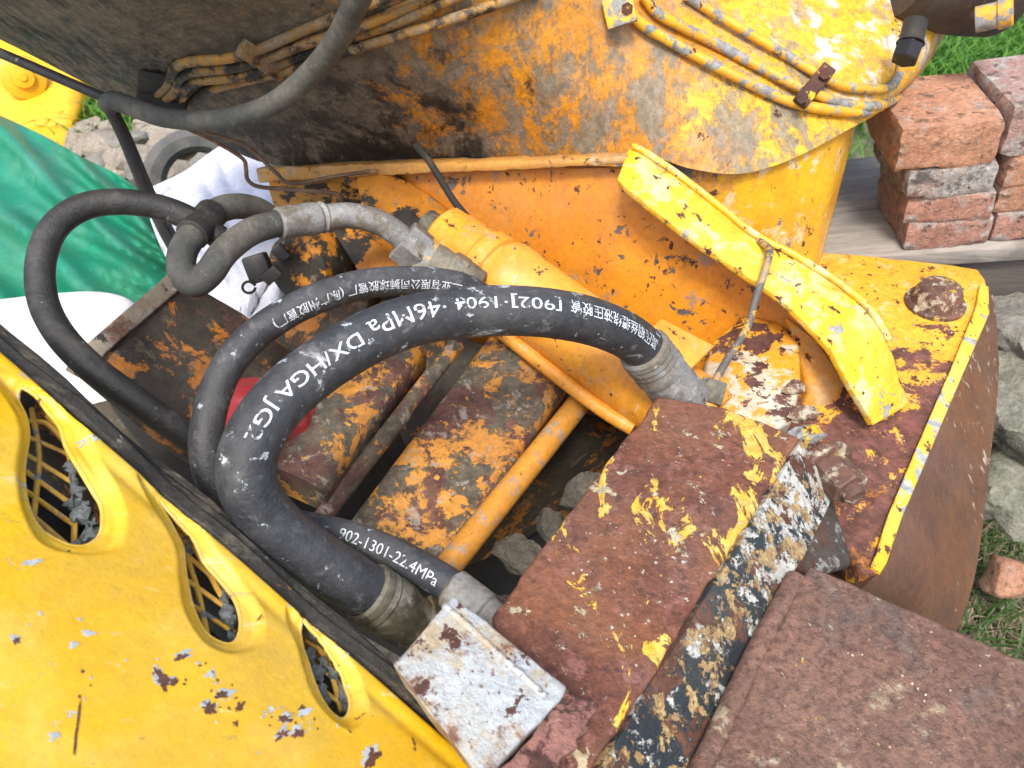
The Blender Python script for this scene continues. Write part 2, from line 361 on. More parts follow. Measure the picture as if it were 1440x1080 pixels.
# lip (flange bar) on top of the web
def offp(pl, pts, off): return [p+pl.n*off for p in hits(pl, pts)]
lp = [(372, 233), (500, 228), (640, 224), (760, 221), (890, 214), (893, 226), (760, 234), (640, 239), (500, 246), (376, 254)]
m_lip = layered('dusty_lip_paint', (.62, .30, .05), (.50, .25, .06), [
    dict(c=(.50, .40, .24), c2=(.36, .27, .15), s=24, t=.52, w=.05, o=.8, r=.8, bias=(P(400, 240, 1), .10, P(850, 230, .82), -.05)), dict(c=RUST, c2=RUST2, s=60, t=.64, edge=.4, r=.9),
    dict(c=GRIME, s=26, t=.62, w=.03)], rough=.6)
prism('top_lip', offp(WEB, lp, .018), -WEB.n*.03, m_lip, body, .003, jag=.0011)
# rib flange: bright strip that runs down along the web edge and curls to the base
up_edge = [(886, 207), (905, 214), (960, 252), (1010, 290), (1060, 330), (1120, 362), (1180, 400), (1225, 440), (1252, 486), (1270, 540), (1281, 566)]
lo_edge = [(868, 252), (884, 268), (925, 300), (975, 338), (1030, 374), (1085, 412), (1128, 450), (1168, 494), (1196, 544), (1220, 584), (1228, 598)]
RIBF = .032
ue = [WEB.hit(*p)+WEB.n*.004 for p in up_edge]
le = []
for i, (p, q) in enumerate(zip(up_edge, lo_edge)):
    # flange sticks out of the web towards the viewer; its free edge is nearer and lower
    le.append(P(q[0], q[1], (ue[i]-CAM).dot(Vector((0, CP, -SP)))-.024))
ue = catmull(ue, 8); le = catmull(le, 8); V = []; F = []
ue = [p+Vector((.3, .3, 1))*.0005*(fbm(p, 50, 6)+.7*noise.noise(p*300)) for p in ue]; le = [p+Vector((.3, .3, 1))*.0006*(fbm(p, 50, 7)+.7*noise.noise(p*300)) for p in le]
TH = .007
for a, b in zip(ue, le):
    t = Vector((0, 0, 0))
    V += [a, b]
k = len(ue)
nrm = []
for i in range(k):
    t = (ue[min(i+1, k-1)]-ue[max(i-1, 0)]).normalized(); nn = t.cross(le[i]-ue[i]).normalized()
    if nn.z < 0: nn = -nn
    nrm.append(nn)
for i in range(k): V += [ue[i]-nrm[i]*TH, le[i]-nrm[i]*TH]
for i in range(k-1):
    a, b = 2*i, 2*k+2*i
    F += [(a, a+1, a+3, a+2), (b, b+2, b+3, b+1), (a, a+2, b+2, b), (a+1, b+1, b+3, a+3)]
F += [(0, 2*k, 2*k+1, 1), (2*k-2, 2*k-1, 4*k-1, 4*k-2)]
rib = build('rib_flange', V, F, m_yellow, body, 40, .0012)
# weld bead along the rib top edge
tube('weld_bead', [p+Vector((0, 0, .003)) for p in ue[3:64:3]], .0035, m_yellow, body, 8, 3)

# pipes and clamps on the shell
def on_shell(u, v, lift):
    best = None; r = ray(u, v)
    for col in G:
        for p in col:
            d = (p-CAM).dot(Vector((0, CP, -SP))); x = FPX*(p.x/d)+720
            q = p-CAM; y = 540-FPX*((q.y*SP+q.z*CP)/d)
            e = (x-u)**2+(y-v)**2
            if best is None or e < best[0]: best = (e, d)
    return P(u, v, best[1]-lift)
m_pipe = layered('pipe_yellow_flaking', (.74, .40, .02), (.66, .32, .02), [
    dict(c=(.30, .31, .30), c2=(.18, .18, .17), s=40, t=.52, w=.02, r=.8), dict(c=RUST, s=70, t=.63, r=.9)], rough=.5)
m_pipe_d = layered('pipe_grimy', (.45, .22, .03), (.26, .15, .05), [
    dict(c=(.30, .22, .12), c2=(.2, .14, .08), s=60, t=.52, w=.04, r=.8), dict(c=GRIME, c2=GRIME2, s=24, t=.52, w=.04)], rough=.6)
PL = [[(620, -30), (520, 5), (440, 37), (340, 78), (255, 90), (236, 118), (222, 132)], [(650, -25), (520, 32), (430, 62), (345, 92), (262, 104), (246, 128), (232, 140)],
      [(660, -12), (560, 30), (450, 67), (350, 105), (270, 116), (256, 138), (244, 148)], [(760, -15), (620, 32), (520, 62), (400, 100), (300, 125), (268, 146), (258, 156)]]
for i, q in enumerate(PL):
    tube('pipe', [on_shell(u, v, .010) for u, v in q], .0052, m_pipe_d, body, 10, 6)
PR = [[(868, -6), (900, 32), (960, 68), (1040, 110), (1104, 140), (1150, 152), (1210, 158), (1238, 150)], [(905, -6), (930, 22), (1000, 58), (1080, 100), (1140, 130), (1190, 146), (1230, 150), (1262, 138)],
      [(965, -6), (990, 10), (1050, 45), (1110, 80), (1160, 110), (1200, 124), (1245, 124), (1262, 110), (1268, 84)]]
for i, q in enumerate(PR):
    tube('pipe', [on_shell(u, v, .010) for u, v in q], .0056 if i < 2 else .005, m_pipe, body, 10, 6)
m_clamp_r = layered('rusty_clamp', RUST, RUST2, [dict(c=YEL, s=60, t=.60)], rough=.8, fine=1.5)
for (a, b, w, mt) in (((338, 66), (400, 104), .018, m_pipe_d), ((1166, 95), (1124, 146), .016, m_clamp_r), ((866, -8), (876, 36), .030, m_pipe), ((196, 132), (262, 152), .02, m_dark)):
    A, B = on_shell(*a, .018), on_shell(*b, .018)
    cl_ = bar('pipe_clamp', A, B, w, .007, CAM-A, mt, body)
    for uv in {866: ((882, 12),), 1166: ((1160, 104), (1128, 138))}.get(a[0], ()):
        p = on_shell(*uv, .022); q = on_shell(*uv, .032); hexnut('clamp_bolt', p, q, .006, m_clamp_r, cl_)
# dark box where the four pipes enter the shell
a = [on_shell(u, v, .004) for u, v in ((196, 98), (248, 108), (262, 160), (190, 145))]
prism('pipe_port', a, (CAM-a[0]).normalized()*.012, m_dark, body, .002)
# rusty dark pin boss at the top right with its fitting
pb0, pb1 = P(1262, -40, .88), P(1420, 0, .95)
lathe('pin_boss', pb0, pb1, [(0, .05), (.02, .054), (.10, .052), (.13, .050), (.165, .046), (.175, .04)], layered('black_rusty_boss', (.022, .018, .014), (.05, .03, .02), [dict(c=(.14, .08, .04), c2=(.06, .04, .03), s=30, t=.58, w=.03)], rough=.6, fine=1.5), body)
pe = P(1372, 28, .87); pf = P(1398, 22, .86)
lathe('end_pin', pe, pe+(pf-pe).normalized()*.05, [(0, .014), (.02, .014), (.022, .016), (.034, .016), (.036, .013)], m_pipe, body)
fa, fb, fc = P(1288, 30, .80), P(1280, 62, .80), P(1271, 86, .80)
fit_ = lathe('fitting_body', fa, fb, [(0, .012), (.02, .012), (.024, .014)], m_dark, body)
hexnut('fitting_nut', fb, fc, .014, layered('blue_black_nut', (.05, .052, .06), (.03, .03, .03), [dict(c=(.2, .2, .2), s=40, t=.64)], rough=.4, metal=.5), fit_)

# ------------------------------------------------------------------ swing bracket at the right: base flange, casting wall, block, bolts
DF = lambda p: (p-CAM).dot(Vector((0, CP, -SP)))
r1, r2 = P(1388, 432, .87), P(1226, 806, .635)
BASE = Plane(P(1150, 365, .955), r1, r2)
broot = base_of([P(1340, 885, .68), r1, r2])
bracket = thing('swing_bracket', broot, 'rusty yellow bracket casting with flat top and domed bolt next to the stone heap', 'bracket')
m_base = layered('bracket_top_paint', (.80, .42, .03), (.74, .36, .02), [
    dict(c=(.80, .66, .36), c2=(.7, .5, .2), s=40, t=.60, w=.05, o=.6),
    dict(c=RUSTP, c2=(.085, .032, .022), s=24, t=.51, w=.02, dr=.7, h=-.0003, hn=.0004, r=.9, bias=(P(1320, 400, .88), -.12, P(1230, 560, .76), .075)),
    dict(c=(.42, .17, .03), c2=(.30, .11, .02), s=34, t=.575, w=.03, r=.9, bias=(P(1300, 420, .82), -.15, P(1210, 600, .68), .0)), dict(c=RUST, c2=RUST2, s=70, t=.6, edge=.4, er=.005, r=.9)], rough=.45, origin=broot, fine=1.2, speck=.25)
bo = [(1120, 352), (1200, 357), (1340, 372), (1376, 378), (1386, 392), (1391, 412), (1388, 440), (1352, 520), (1300, 640), (1262, 730), (1244, 790), (1232, 806), (1214, 806), (1200, 790), (1178, 740), (1150, 690), (1100, 640), (1000, 620), (1000, 480)]
prism('base_flange', hits(BASE, bo), -BASE.n*.045, m_base, bracket, .0035, seg=3, jag=.0008)
m_rim = layered('rim_yellow_worn', (.78, .46, .02), (.80, .55, .08), [dict(c=(.40, .44, .42), c2=(.25, .27, .26), s=30, t=.56, w=.02), dict(c=RUST, c2=RUST2, s=50, t=.6, edge=.4, r=.9)], rough=.5)
# chamfer rim between top and wall
rim_o = [(1391, 402), (1392, 440), (1356, 522), (1306, 640), (1268, 730), (1248, 790), (1238, 806)]
rim_i = [(1376, 404), (1370, 436), (1336, 520), (1284, 640), (1246, 730), (1228, 786), (1222, 800)]
V = [BASE.hit(*p)+BASE.n*.0015-Vector((0, 0, .002)) for p in rim_o]+[BASE.hit(*p)+BASE.n*.005 for p in rim_i]
k = len(rim_o); V += [v-BASE.n*.012 for v in V]
F = [(i, i+1, k+i+1, k+i) for i in range(k-1)]+[(2*k+i, 3*k+i, 3*k+i+1, 2*k+i+1) for i in range(k-1)]+[(i, 2*k+i, 2*k+i+1, i+1) for i in range(k-1)]+[(k+i, k+i+1, 3*k+i+1, 3*k+i) for i in range(k-1)]+[(0, k, 3*k, 2*k), (k-1, 3*k-1, 4*k-1, 2*k-1)]
build('rim_strip', V, F, m_rim, bracket, 40, .0012)
# brown wall sloping out below the rim
wt = [(1390, 410), (1391, 440), (1354, 520), (1304, 640), (1266, 730), (1246, 790), (1226, 812), (1190, 850), (1150, 900)]
wb = [(1396, 420), (1404, 500), (1402, 560), (1392, 650), (1382, 740), (1368, 820), (1345, 888), (1310, 950), (1240, 1010)]
tp = [BASE.hit(*p)-BASE.n*.004 for p in wt[:7]]; tp += [P(1190, 850, DF(tp[-1])+.02), P(1150, 900, DF(tp[-1])+.03)]
bp = [P(q[0], q[1], DF(tp[i])+(.03+.02*min(i, 4))) for i, q in enumerate(wb)]
tp_, bp_ = catmull(tp, 5), catmull(bp, 5); V = []; F = []; nv = 10; k = len(tp_)
for i in range(k):
    for j in range(nv):
        t = j/(nv-1); p = tp_[i].lerp(bp_[i], t)+Vector((.5, -.3, .6)).normalized()*.003*math.sin(t*math.pi); V.append(p+Vector((0, 0, .002*fbm(p, 14, 3))))
nb = len(V); V += [v+Vector((-.03, .06, -.10)) for v in V]
for i in range(k-1):
    for j in range(nv-1):
        a = i*nv+j; F += [(a, a+1, a+1+nv, a+nv), (nb+a, nb+a+nv, nb+a+nv+1, nb+a+1)]
for i in range(k-1):
    a = i*nv; F.append((a, a+nv, nb+a+nv, nb+a)); a += nv-1; F.append((a, nb+a, nb+a+nv, a+nv))
for j in range(nv-1):
    F.append((j, nb+j, nb+j+1, j+1)); a = (k-1)*nv+j; F.append((a, a+1, nb+a+1, nb+a))
m_wall = layered('brown_rust_wall', (.15, .068, .038), (.105, .05, .03), [
    dict(c=(.17, .07, .024), c2=(.12, .052, .02), s=9, t=.54, w=.10, st=(1, 1, .7), o=.8, r=.85, bias=(P(1260, 700, .65), -.08, P(1390, 700, .76), .07)),
    dict(c=(.46, .40, .28), c2=(.30, .24, .15), s=34, t=.655, w=.02, st=(2, 2, .6), r=.8, bias=(P(1290, 640, .68), -.08, P(1390, 600, .76), .05)),
    dict(c=(.07, .08, .085), s=22, t=.70, w=.02)], rough=.55, origin=broot, fine=1.2)
build('casting_wall', V, F, m_wall, bracket, 50)
# block at the root of the rib
m_block = layered('block_paint_mottled', (.78, .40, .02), (.70, .30, .02), [
    dict(c=(.62, .58, .46), c2=(.50, .44, .30), s=17, t=.52, w=.03, r=.7, bias=(P(1040, 440, .78), -.06, P(1100, 590, .7), .08)), dict(c=RUSTP2, c2=RUST2, s=22, t=.545, w=.015, dr=.7, h=-.0004, hn=.0005, r=.9),
    dict(c=(.36, .38, .37), s=30, t=.66, w=.02)], rough=.5, origin=broot, fine=1)
f0 = [P(1000, 482, .80), P(1048, 440, .80), P(1096, 452, .785), P(1126, 482, .755), P(1128, 530, .725), P(1118, 590, .69), P(1080, 612, .68), P(975, 568, .71)]
hexa('root_block', f0, [p+Vector((.01, .03, -.09)) for p in f0], m_block, bracket, .006, 3)
f1 = [WEB.hit(u, v)+WEB.n*g for u, v, g in ((1105, 440, .004), (1150, 474, .006), (1190, 530, .008), (1222, 588, .010), (1186, 604, .022), (1122, 604, .05), (1142, 530, .03))]
m_wedge = layered('wedge_paint_worn', (.72, .32, .02), (.62, .26, .02), [dict(c=(.50, .40, .22), c2=(.38, .32, .2), s=16, t=.58, w=.06, o=.6), dict(c=RUSTP2, c2=RUST2, s=30, t=.575, w=.012, h=-.0004, r=.9)], rough=.5, fine=.8)
hexa('side_wedge', f1, [p+Vector((.0, .03, -.06)) for p in f1], m_wedge, bracket, .004, 3)
# domed bolt on the base flange
def bolt(u, v, r, mat, parent, pl, hexa_=False, h=.022):
    p = pl.hit(u, v); nrm_ = pl.n
    bt = lathe('bolt', p+nrm_*.006, p+nrm_*2, [(0, r*1.06), (h*.25, r*1.0), (h*.62, r*.95), (h*.86, r*.84), (h, r*.66), (h*1.03, r*.30)], mat, parent, 12, 28)
    lathe('washer', p-nrm_*.002, p+nrm_, [(0, r*1.25), (.006, r*1.25), (.008, r*1.15)], mat, bt, 28); return bt
bolt(1314, 428, .026, m_bolt, bracket, BASE)
q0 = P(1150, 640, .655); q1 = P(1186, 678, .630)
m_bolt2 = layered('rusty_hex_bolt', (.17, .085, .055), (.10, .05, .035), [dict(c=(.46, .42, .34), c2=(.33, .28, .2), s=70, t=.56, w=.04, r=.8), dict(c=(.60, .38, .05), s=60, t=.63, w=.02)], rough=.65, fine=.12, speck=.3)
sb_ = hexnut('side_bolt', q0, q1+(q1-q0)*.30, .0165, m_bolt2, bracket)
lathe('bolt_shank', q1+(q1-q0)*.28, q1+(q1-q0), [(0, .010), (.006, .010), (.009, .007)], m_bolt2, sb_, 16)
lathe('side_washer', q0+(q1-q0)*.30, q1, [(0, .0235), (.003, .024), (.005, .0225)], m_bolt2, sb_, 20)
# thin grease line with square clamp
tube('grease_line', [P(1046, 325, .785), P(1078, 346, .745), P(1082, 356, .728), P(1076, 380, .716), P(1064, 416, .712), P(1050, 462, .715), P(1020, 510, .705), P(1000, 547, .69)], .0036, layered('grease_line_paint', (.60, .34, .03), (.20, .19, .18), [dict(c=(.12, .11, .10), s=40, t=.5)], rough=.6), bracket, 10, 6)
p = P(1000, 552, .672)
bar('line_clamp', P(984, 546, .692), P(1018, 556, .688), .022, .009, Vector((-.1, -.5, .85)), m_greasy, bracket)

# ------------------------------------------------------------------ hydraulic cylinder
ca, cb = P(655, 352, .83), P(935, 558, .735)
croot = base_of([ca, cb]); croot.z -= .05
cyl = thing('hydraulic_cylinder', croot, 'orange hydraulic cylinder lying under the thick printed hose', 'hydraulic cylinder')
L_ = (cb-ca).length
ax = (cb-ca).normalized()
lathe('barrel', ca, cb, [(.050, .040), (.052, .0400), (.058, .0420), (.075, .0425), (.078, .0410), (L_+.03, .0410), (L_+.045, .0400), (L_+.05, .036)], m_cyl, cyl, 40, 30)
lathe('gland_collar', ca, cb, [(-.035, .030), (-.031, .034), (.0, .0345), (.022, .035), (.026, .0385), (.040, .0395), (.044, .0395), (.046, .036), (.052, .036)], m_cyl, cyl, 40, 30)
lathe('piston_rod', ca-ax*.06, ca, [(0, .015), (.05, .015)], m_greasy, cyl, 24)
sd_dn = (ax.cross(CAM-ca)).normalized(); sd_dn = sd_dn if sd_dn.z < 0 else -sd_dn
tv_ = (CAM-ca).normalized()
tube('side_pipe', [ca+ax*.07+sd_dn*.043+tv_*.010, ca+ax*.10+sd_dn*.046+tv_*.012, ca+ax*(L_*.8)+sd_dn*.046+tv_*.012, ca+ax*(L_*.97)+sd_dn*.042+tv_*.010], .0075, m_cyl, cyl, 12, 6)
# port block on the barrel at the right end
pbk = [P(930, 446, .69), P(1006, 486, .695), P(962, 530, .665), P(885, 492, .66)]
hexa('port_block', pbk, [p+Vector((0, .05, -.07)) for p in pbk], m_cyl, cyl, .003, 3)
prt = [P(590, 300, .83), P(660, 326, .83), P(700, 370, .80), P(640, 350, .80)]

# bracket plates behind the elbow
m_bplate = layered('bracket_plate_oily', (.56, .22, .012), (.42, .15, .012), [
    dict(c=(.028, .024, .018), c2=(.014, .012, .01), s=15, t=.50, w=.02, r=.5), dict(c=(.20, .17, .11), s=40, t=.66, w=.03, r=.8)], rough=.5)
lug = thing('boom_lug', base_of([P(560, 400, .9)]), 'oily orange lug plates with black stains behind the steel elbow', 'lug plate')
o = [P(500, 250, .93), P(548, 240, .93), P(600, 272, .92), P(668, 330, .89), P(650, 372, .87), P(560, 340, .89), P(508, 292, .92)]
prism('lug_plate', o, Vector((.02, .03, -.03)), m_bplate, lug, .002)
o = [P(465, 322, .85), P(500, 318, .85), P(590, 392, .80), P(580, 420, .80), P(520, 410, .82)]
prism('lug_plate', o, Vector((.03, .05, -.03)), m_bplate, lug, .003)
o = [P(376, 262, 1.0), P(520, 252, .98), P(505, 300, .95), P(440, 330, .95), P(398, 330, .98)]
prism('lug_plate', o, Vector((.0, .02, -.02)), layered('scraped_plate', (.55, .26, .04), (.40, .20, .05), [dict(c=GRIME, c2=GRIME2, s=26, t=.50, w=.02, st=(1, 1, 2.5), rot=(0, .8, 0))], rough=.6), lug, .002)
ra = P(418, 378, .86); rb = P(452, 366, .90)
rb_o = lathe('ring_boss', ra, rb, [(0, .030), (0, .038), (.012, .040), (.05, .040), (.055, .036), (.055, .02)], m_bplate, lug, 28)
lathe('pivot_pin', ra+(rb-ra)*.9, rb+(rb-ra)*.4, [(0, .035), (.012, .035), (.016, .028), (.03, .026)], m_dark, rb_o, 24)
o = [P(440, 340, .93), P(500, 330, .93), P(560, 420, .93), P(430, 440, .93)]
prism('back_plate', o, Vector((.0, .03, -.02)), m_dark, lug, .002)

# ------------------------------------------------------------------ lower frame with ribs
froot = base_of([P(520, 700, .78)])
frame = thing('lower_frame', froot, 'worn orange steel frame with rounded covers and rods between the hoses and the rusty post', 'machine frame')
def half_cover(name, a, b, r, mat, flat=.6, parent=frame):
    ax_ = (b-a).normalized(); s = ax_.cross(Vector((-.1, -.55, .8))).normalized(); u = s.cross(ax_)
    prof = []
    for k in range(19):
        t = math.pi*(k/18)*1.2-.1*math.pi; prof.append((math.copysign(abs(math.cos(t))**.55, math.cos(t))*r, math.copysign(abs(math.sin(t))**.5, math.sin(t))*r*flat))
    V = []; F = []; n_ = 12; m_ = len(prof)
    for i in range(n_+1):
        c = a.lerp(b, i/n_)
        for x, y in prof: V.append(c+s*x+u*y)
    for i in range(n_):
        for j in range(m_): F.append((i*m_+j, i*m_+(j+1) % m_, (i+1)*m_+(j+1) % m_, (i+1)*m_+j))
    F += [tuple(range(m_)), tuple(n_*m_+j for j in range(m_))[::-1]]
    return build(name, V, F, mat, parent, 40)
half_cover('rounded_cover', P(560, 490, .80), P(415, 690, .685), .033, m_frame, .85)
half_cover('rounded_cover', P(752, 500, .83), P(550, 790, .69), .050, m_frame, .55)
tube('edge_rod', [P(640, 486, .79), P(452, 730, .675)], .0085, m_frame, frame, 14)
tube('cross_rod', [P(826, 552, .80), P(752, 645, .745), P(618, 812, .66)], .0122, layered('cross_rod_paint', (.66, .29, .03), (.54, .24, .03), [
    dict(c=(.36, .31, .26), c2=(.26, .22, .19), s=34, t=.55, w=.04, r=.8, o=.8), dict(c=RUST, c2=RUST2, s=50, t=.655, r=.9)], rough=.55, fine=.8), frame, 16)
# recess behind: dark walls
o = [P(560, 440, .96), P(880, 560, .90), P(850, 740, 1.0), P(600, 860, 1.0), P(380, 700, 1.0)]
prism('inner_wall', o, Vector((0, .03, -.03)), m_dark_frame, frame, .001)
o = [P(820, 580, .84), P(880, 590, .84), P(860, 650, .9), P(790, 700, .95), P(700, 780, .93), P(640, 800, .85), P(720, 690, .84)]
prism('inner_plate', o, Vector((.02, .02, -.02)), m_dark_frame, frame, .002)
# dark side plate at left with its pale top flange
SPL = Plane(P(245, 400, .80), P(115, 520, .70), P(400, 640, .80))
o = [(248, 402), (292, 412), (340, 440), (420, 500), (470, 560), (420, 690), (330, 690), (230, 620), (115, 525)]
prism('side_plate', hits(SPL, o), -SPL.n*.01, m_dark_frame, frame, .001)
m_flange = layered('pale_worn_flange', (.36, .31, .24), (.28, .22, .16), [dict(c=(.50, .52, .46), s=22, t=.58, w=.03), dict(c=(.20, .09, .06), c2=(.12, .06, .04), s=16, t=.58, w=.05), dict(c=GRIME, s=60, t=.6, edge=.4)], rough=.7, fine=1)
o = offp(SPL, [(244, 380), (262, 400), (146, 500), (128, 530), (96, 512), (118, 488)], .006)
prism('top_flange', o, -SPL.n*.02, m_flange, frame, .002)
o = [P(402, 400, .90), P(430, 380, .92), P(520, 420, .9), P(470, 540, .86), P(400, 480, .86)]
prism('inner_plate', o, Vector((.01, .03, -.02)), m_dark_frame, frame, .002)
# floor pan below everything
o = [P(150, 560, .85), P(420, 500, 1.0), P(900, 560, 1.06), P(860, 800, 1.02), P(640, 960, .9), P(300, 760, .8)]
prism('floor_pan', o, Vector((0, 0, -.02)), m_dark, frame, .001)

# ------------------------------------------------------------------ rusty post (box) and stepped block
proot = base_of([P(800, 960, .62)]); proot.z -= .1
post = thing('rusty_box_post', proot, 'rusty square steel post with yellow paint flakes and a black mottled flank', 'steel post')
POST = Plane(P(925, 557, .66), P(1124, 612, .635), P(690, 868, .49))
m_post = layered('rust_with_yellow_flakes', (.205, .072, .040), (.135, .045, .027), [
    dict(c=(.33, .16, .125), c2=(.26, .11, .09), s=70, t=.56, w=.06, o=.7), dict(c=(.075, .026, .022), s=110, t=.58, w=.05, o=.8, h=-.0003), dict(c=(.27, .10, .04), s=10, t=.53, w=.08, o=.7),
    dict(c=(.82, .46, .03), c2=(.80, .56, .14), s=25, t=.590, w=.006, dr=.68, dist=.7, st=(1.25, .75, 1), rot=(0, 0, .6), h=.0008, r=.45, bias=(P(760, 760, .53), -.035, P(1010, 770, .55), .04)),
    dict(c=CREAM, c2=CREAM2, s=30, t=.622, w=.010, h=.0004, r=.7), dict(c=(.74, .68, .54), s=120, t=.64, w=.012, h=.0003)], rough=.72, origin=proot, fine=2.6, fine_scale=170, speck=.32)
m_flank = layered('black_mottled_flank', (.012, .018, .024), (.02, .032, .036), [
    dict(c=(.60, .60, .54), c2=(.40, .40, .36), s=48, t=.515, w=.015, dr=.78, h=.0006, r=.8, bias=(P(1010, 850, .52), -.04, P(1130, 690, .6), .06)),
    dict(c=(.48, .36, .16), c2=(.28, .15, .06), s=62, t=.535, w=.015, h=.0006, r=.8), dict(c=(.15, .06, .03), c2=(.09, .035, .02), s=28, t=.56, w=.03, r=.9)], rough=.5, origin=proot, fine=1.6)
tq = hits(POST, [(925, 556), (1020, 572), (1126, 614), (1010, 800), (880, 1010), (820, 1100), (745, 1040), (690, 868), (800, 720)])
down = Vector((.012, .05, -.22))
o_ = prism('post_shaft', tq, down, m_post, post, .005, seg=4, jag=.0014)
# black flank: slab set proud of the right side
fl_t = hits(POST, [(1127, 618), (1012, 802), (884, 1010), (822, 1105)])
fl_b = [P(1172, 700, .640), P(1120, 800, .566), P(1018, 1000, .490), P(964, 1110, .452)]
fl_t = [p+Vector((.001, 0, -.0015)) for p in fl_t]
tt, bb_ = catmull(fl_t, 8), catmull(fl_b, 8); V = []; F = []; nv = 8; k = len(tt)
for i in range(k):
    for j in range(nv): p = tt[i].lerp(bb_[i], j/(nv-1)); V.append(p+Vector((.6, -.4, .5))*.002*fbm(p, 22, 4))
nb = len(V); V += [v+Vector((-.02, .02, -.03)) for v in V]
for i in range(k-1):
    for j in range(nv-1):
        a = i*nv+j; F += [(a, a+1, a+1+nv, a+nv), (nb+a, nb+a+nv, nb+a+nv+1, nb+a+1)]
for i in range(k-1):
    a = i*nv; F.append((a, a+nv, nb+a+nv, nb+a)); a += nv-1; F.append((a, nb+a, nb+a+nv, a+nv))
for j in range(nv-1):
    F.append((j, nb+j, nb+j+1, j+1)); a = (k-1)*nv+j; F.append((a, a+1, nb+a+1, nb+a))
build('flank_plate', V, F, m_flank, post, 50)
# flat key tab next to the white block
bar('tab', P(782, 940, .475), P(832, 984, .462), .010, .008, Vector((-.1, -.5, .85)), m_galv, post)
# foot wedge between flank and bracket
fo = [P(1150, 665, .665), P(1172, 700, .665), P(1204, 796, .628), P(1150, 812, .595), P(1098, 798, .575)]
hexa('foot_wedge', fo, [p+Vector((0, .05, -.10)) for p in fo], layered('grey_flaked_wedge', (.085, .055, .042), (.04, .038, .036), [dict(c=(.34, .34, .31), s=60, t=.57, w=.015, dr=.78), dict(c=RUST, s=24, t=.53)], rough=.7, fine=2, speck=.3), post, .008, 3)

sroot = base_of([P(1250, 1080, .55)]); sroot.z -= .15
BLK = Plane(P(1125, 800, .550), P(1440, 935, .505), P(985, 1085, .447))
blk = thing('rusty_block', sroot, 'big rusty brown steel block with rounded edges at the lower right', 'steel block')
m_blk = layered('rust_block_pitted', (.235, .125, .085), (.175, .09, .06), [
    dict(c=(.16, .14, .12), c2=(.11, .09, .08), s=10, t=.58, w=.06, o=.6), dict(c=(.25, .08, .035), c2=(.17, .055, .03), s=9, t=.60, w=.05, o=.8),
    dict(c=(.085, .038, .03), s=210, t=.55, w=.06, o=.6, h=-.0003), dict(c=(.30, .15, .12), s=90, t=.60, w=.04, o=.6), dict(c=(.48, .43, .30), c2=(.36, .28, .17), s=24, t=.60, w=.04, dr=.76, r=.7, o=.9), dict(c=(.72, .68, .58), s=50, t=.675, w=.010, h=.0003)], rough=.6, origin=sroot, fine=2.6, fine_scale=190, speck=.35)
bo_ = hits(BLK, [(1138, 794), (1300, 864), (1480, 944), (1620, 1006), (1560, 1250), (912, 1250), (1004, 1070), (1078, 915)])
prism('block_body', bo_, Vector((.0, .02, -.16)), m_blk, blk, .007, seg=4, jag=.0012)
tube('edge_bead', [p+BLK.n*(-.007) for p in hits(BLK, [(1124, 806), (1066, 915), (998, 1060), (936, 1180)])], .0075, m_blk, blk, 12, 4)

# white rusty end cap
wroot = base_of([P(700, 1000, .47)]); wroot.z -= .06
wb_ = thing('white_end_cap', wroot, 'white painted steel cap stained with rust beside the yellow hood edge', 'steel cap')
WBP = Plane(P(640, 838, .450), P(832, 985, .418), P(552, 935, .405))
m_white = layered('white_paint_rust_stained', (.50, .54, .55), (.46, .47, .43), [
    dict(c=(.56, .47, .30), c2=(.44, .31, .16), s=20, t=.53, w=.05, r=.7, o=.85), dict(c=(.27, .12, .05), c2=(.17, .07, .035), s=24, t=.60, w=.06, dr=.78, r=.85, bias=(P(640, 850, .45), -.03, P(730, 1030, .41), .10)),
    dict(c=(.20, .09, .05), s=120, t=.61, w=.03, o=.9), dict(c=RUST, s=60, t=.60, edge=.6, er=.004)], rough=.45, origin=wroot, fine=2, speck=.2)
wo_ = hits(WBP, [(638, 836), (715, 900), (798, 966), (772, 1000), (702, 1074), (680, 1100), (650, 1060), (590, 985), (551, 934), (600, 880)])
prism('cap_body', wo_, Vector((.0, .012, -.055)), m_white, wb_, .0018, seg=3, jag=.0011)
tube('cap_ridge', [p+WBP.n*.0005 for p in hits(WBP, [(624, 852), (680, 902), (768, 982)])], .0022, m_white, wb_, 8, 6)
m_jag = layered('pink_brown_rust', (.36, .17, .13), (.26, .11, .085), [dict(c=(.10, .04, .03), s=70, t=.55, w=.04), dict(c=(.5, .4, .28), s=60, t=.62, w=.03)], rough=.8, fine=3, speck=.35)
o = hits(WBP, [(796, 968), (822, 978), (845, 992), (828, 1010), (834, 1022), (812, 1034), (816, 1048), (790, 1062), (786, 1085), (735, 1130), (690, 1098), (704, 1076), (772, 1002)])
prism('torn_edge', [p-WBP.n*.003 for p in o], Vector((0, .014, -.05)), m_jag, wb_, .0015, jag=.0018)

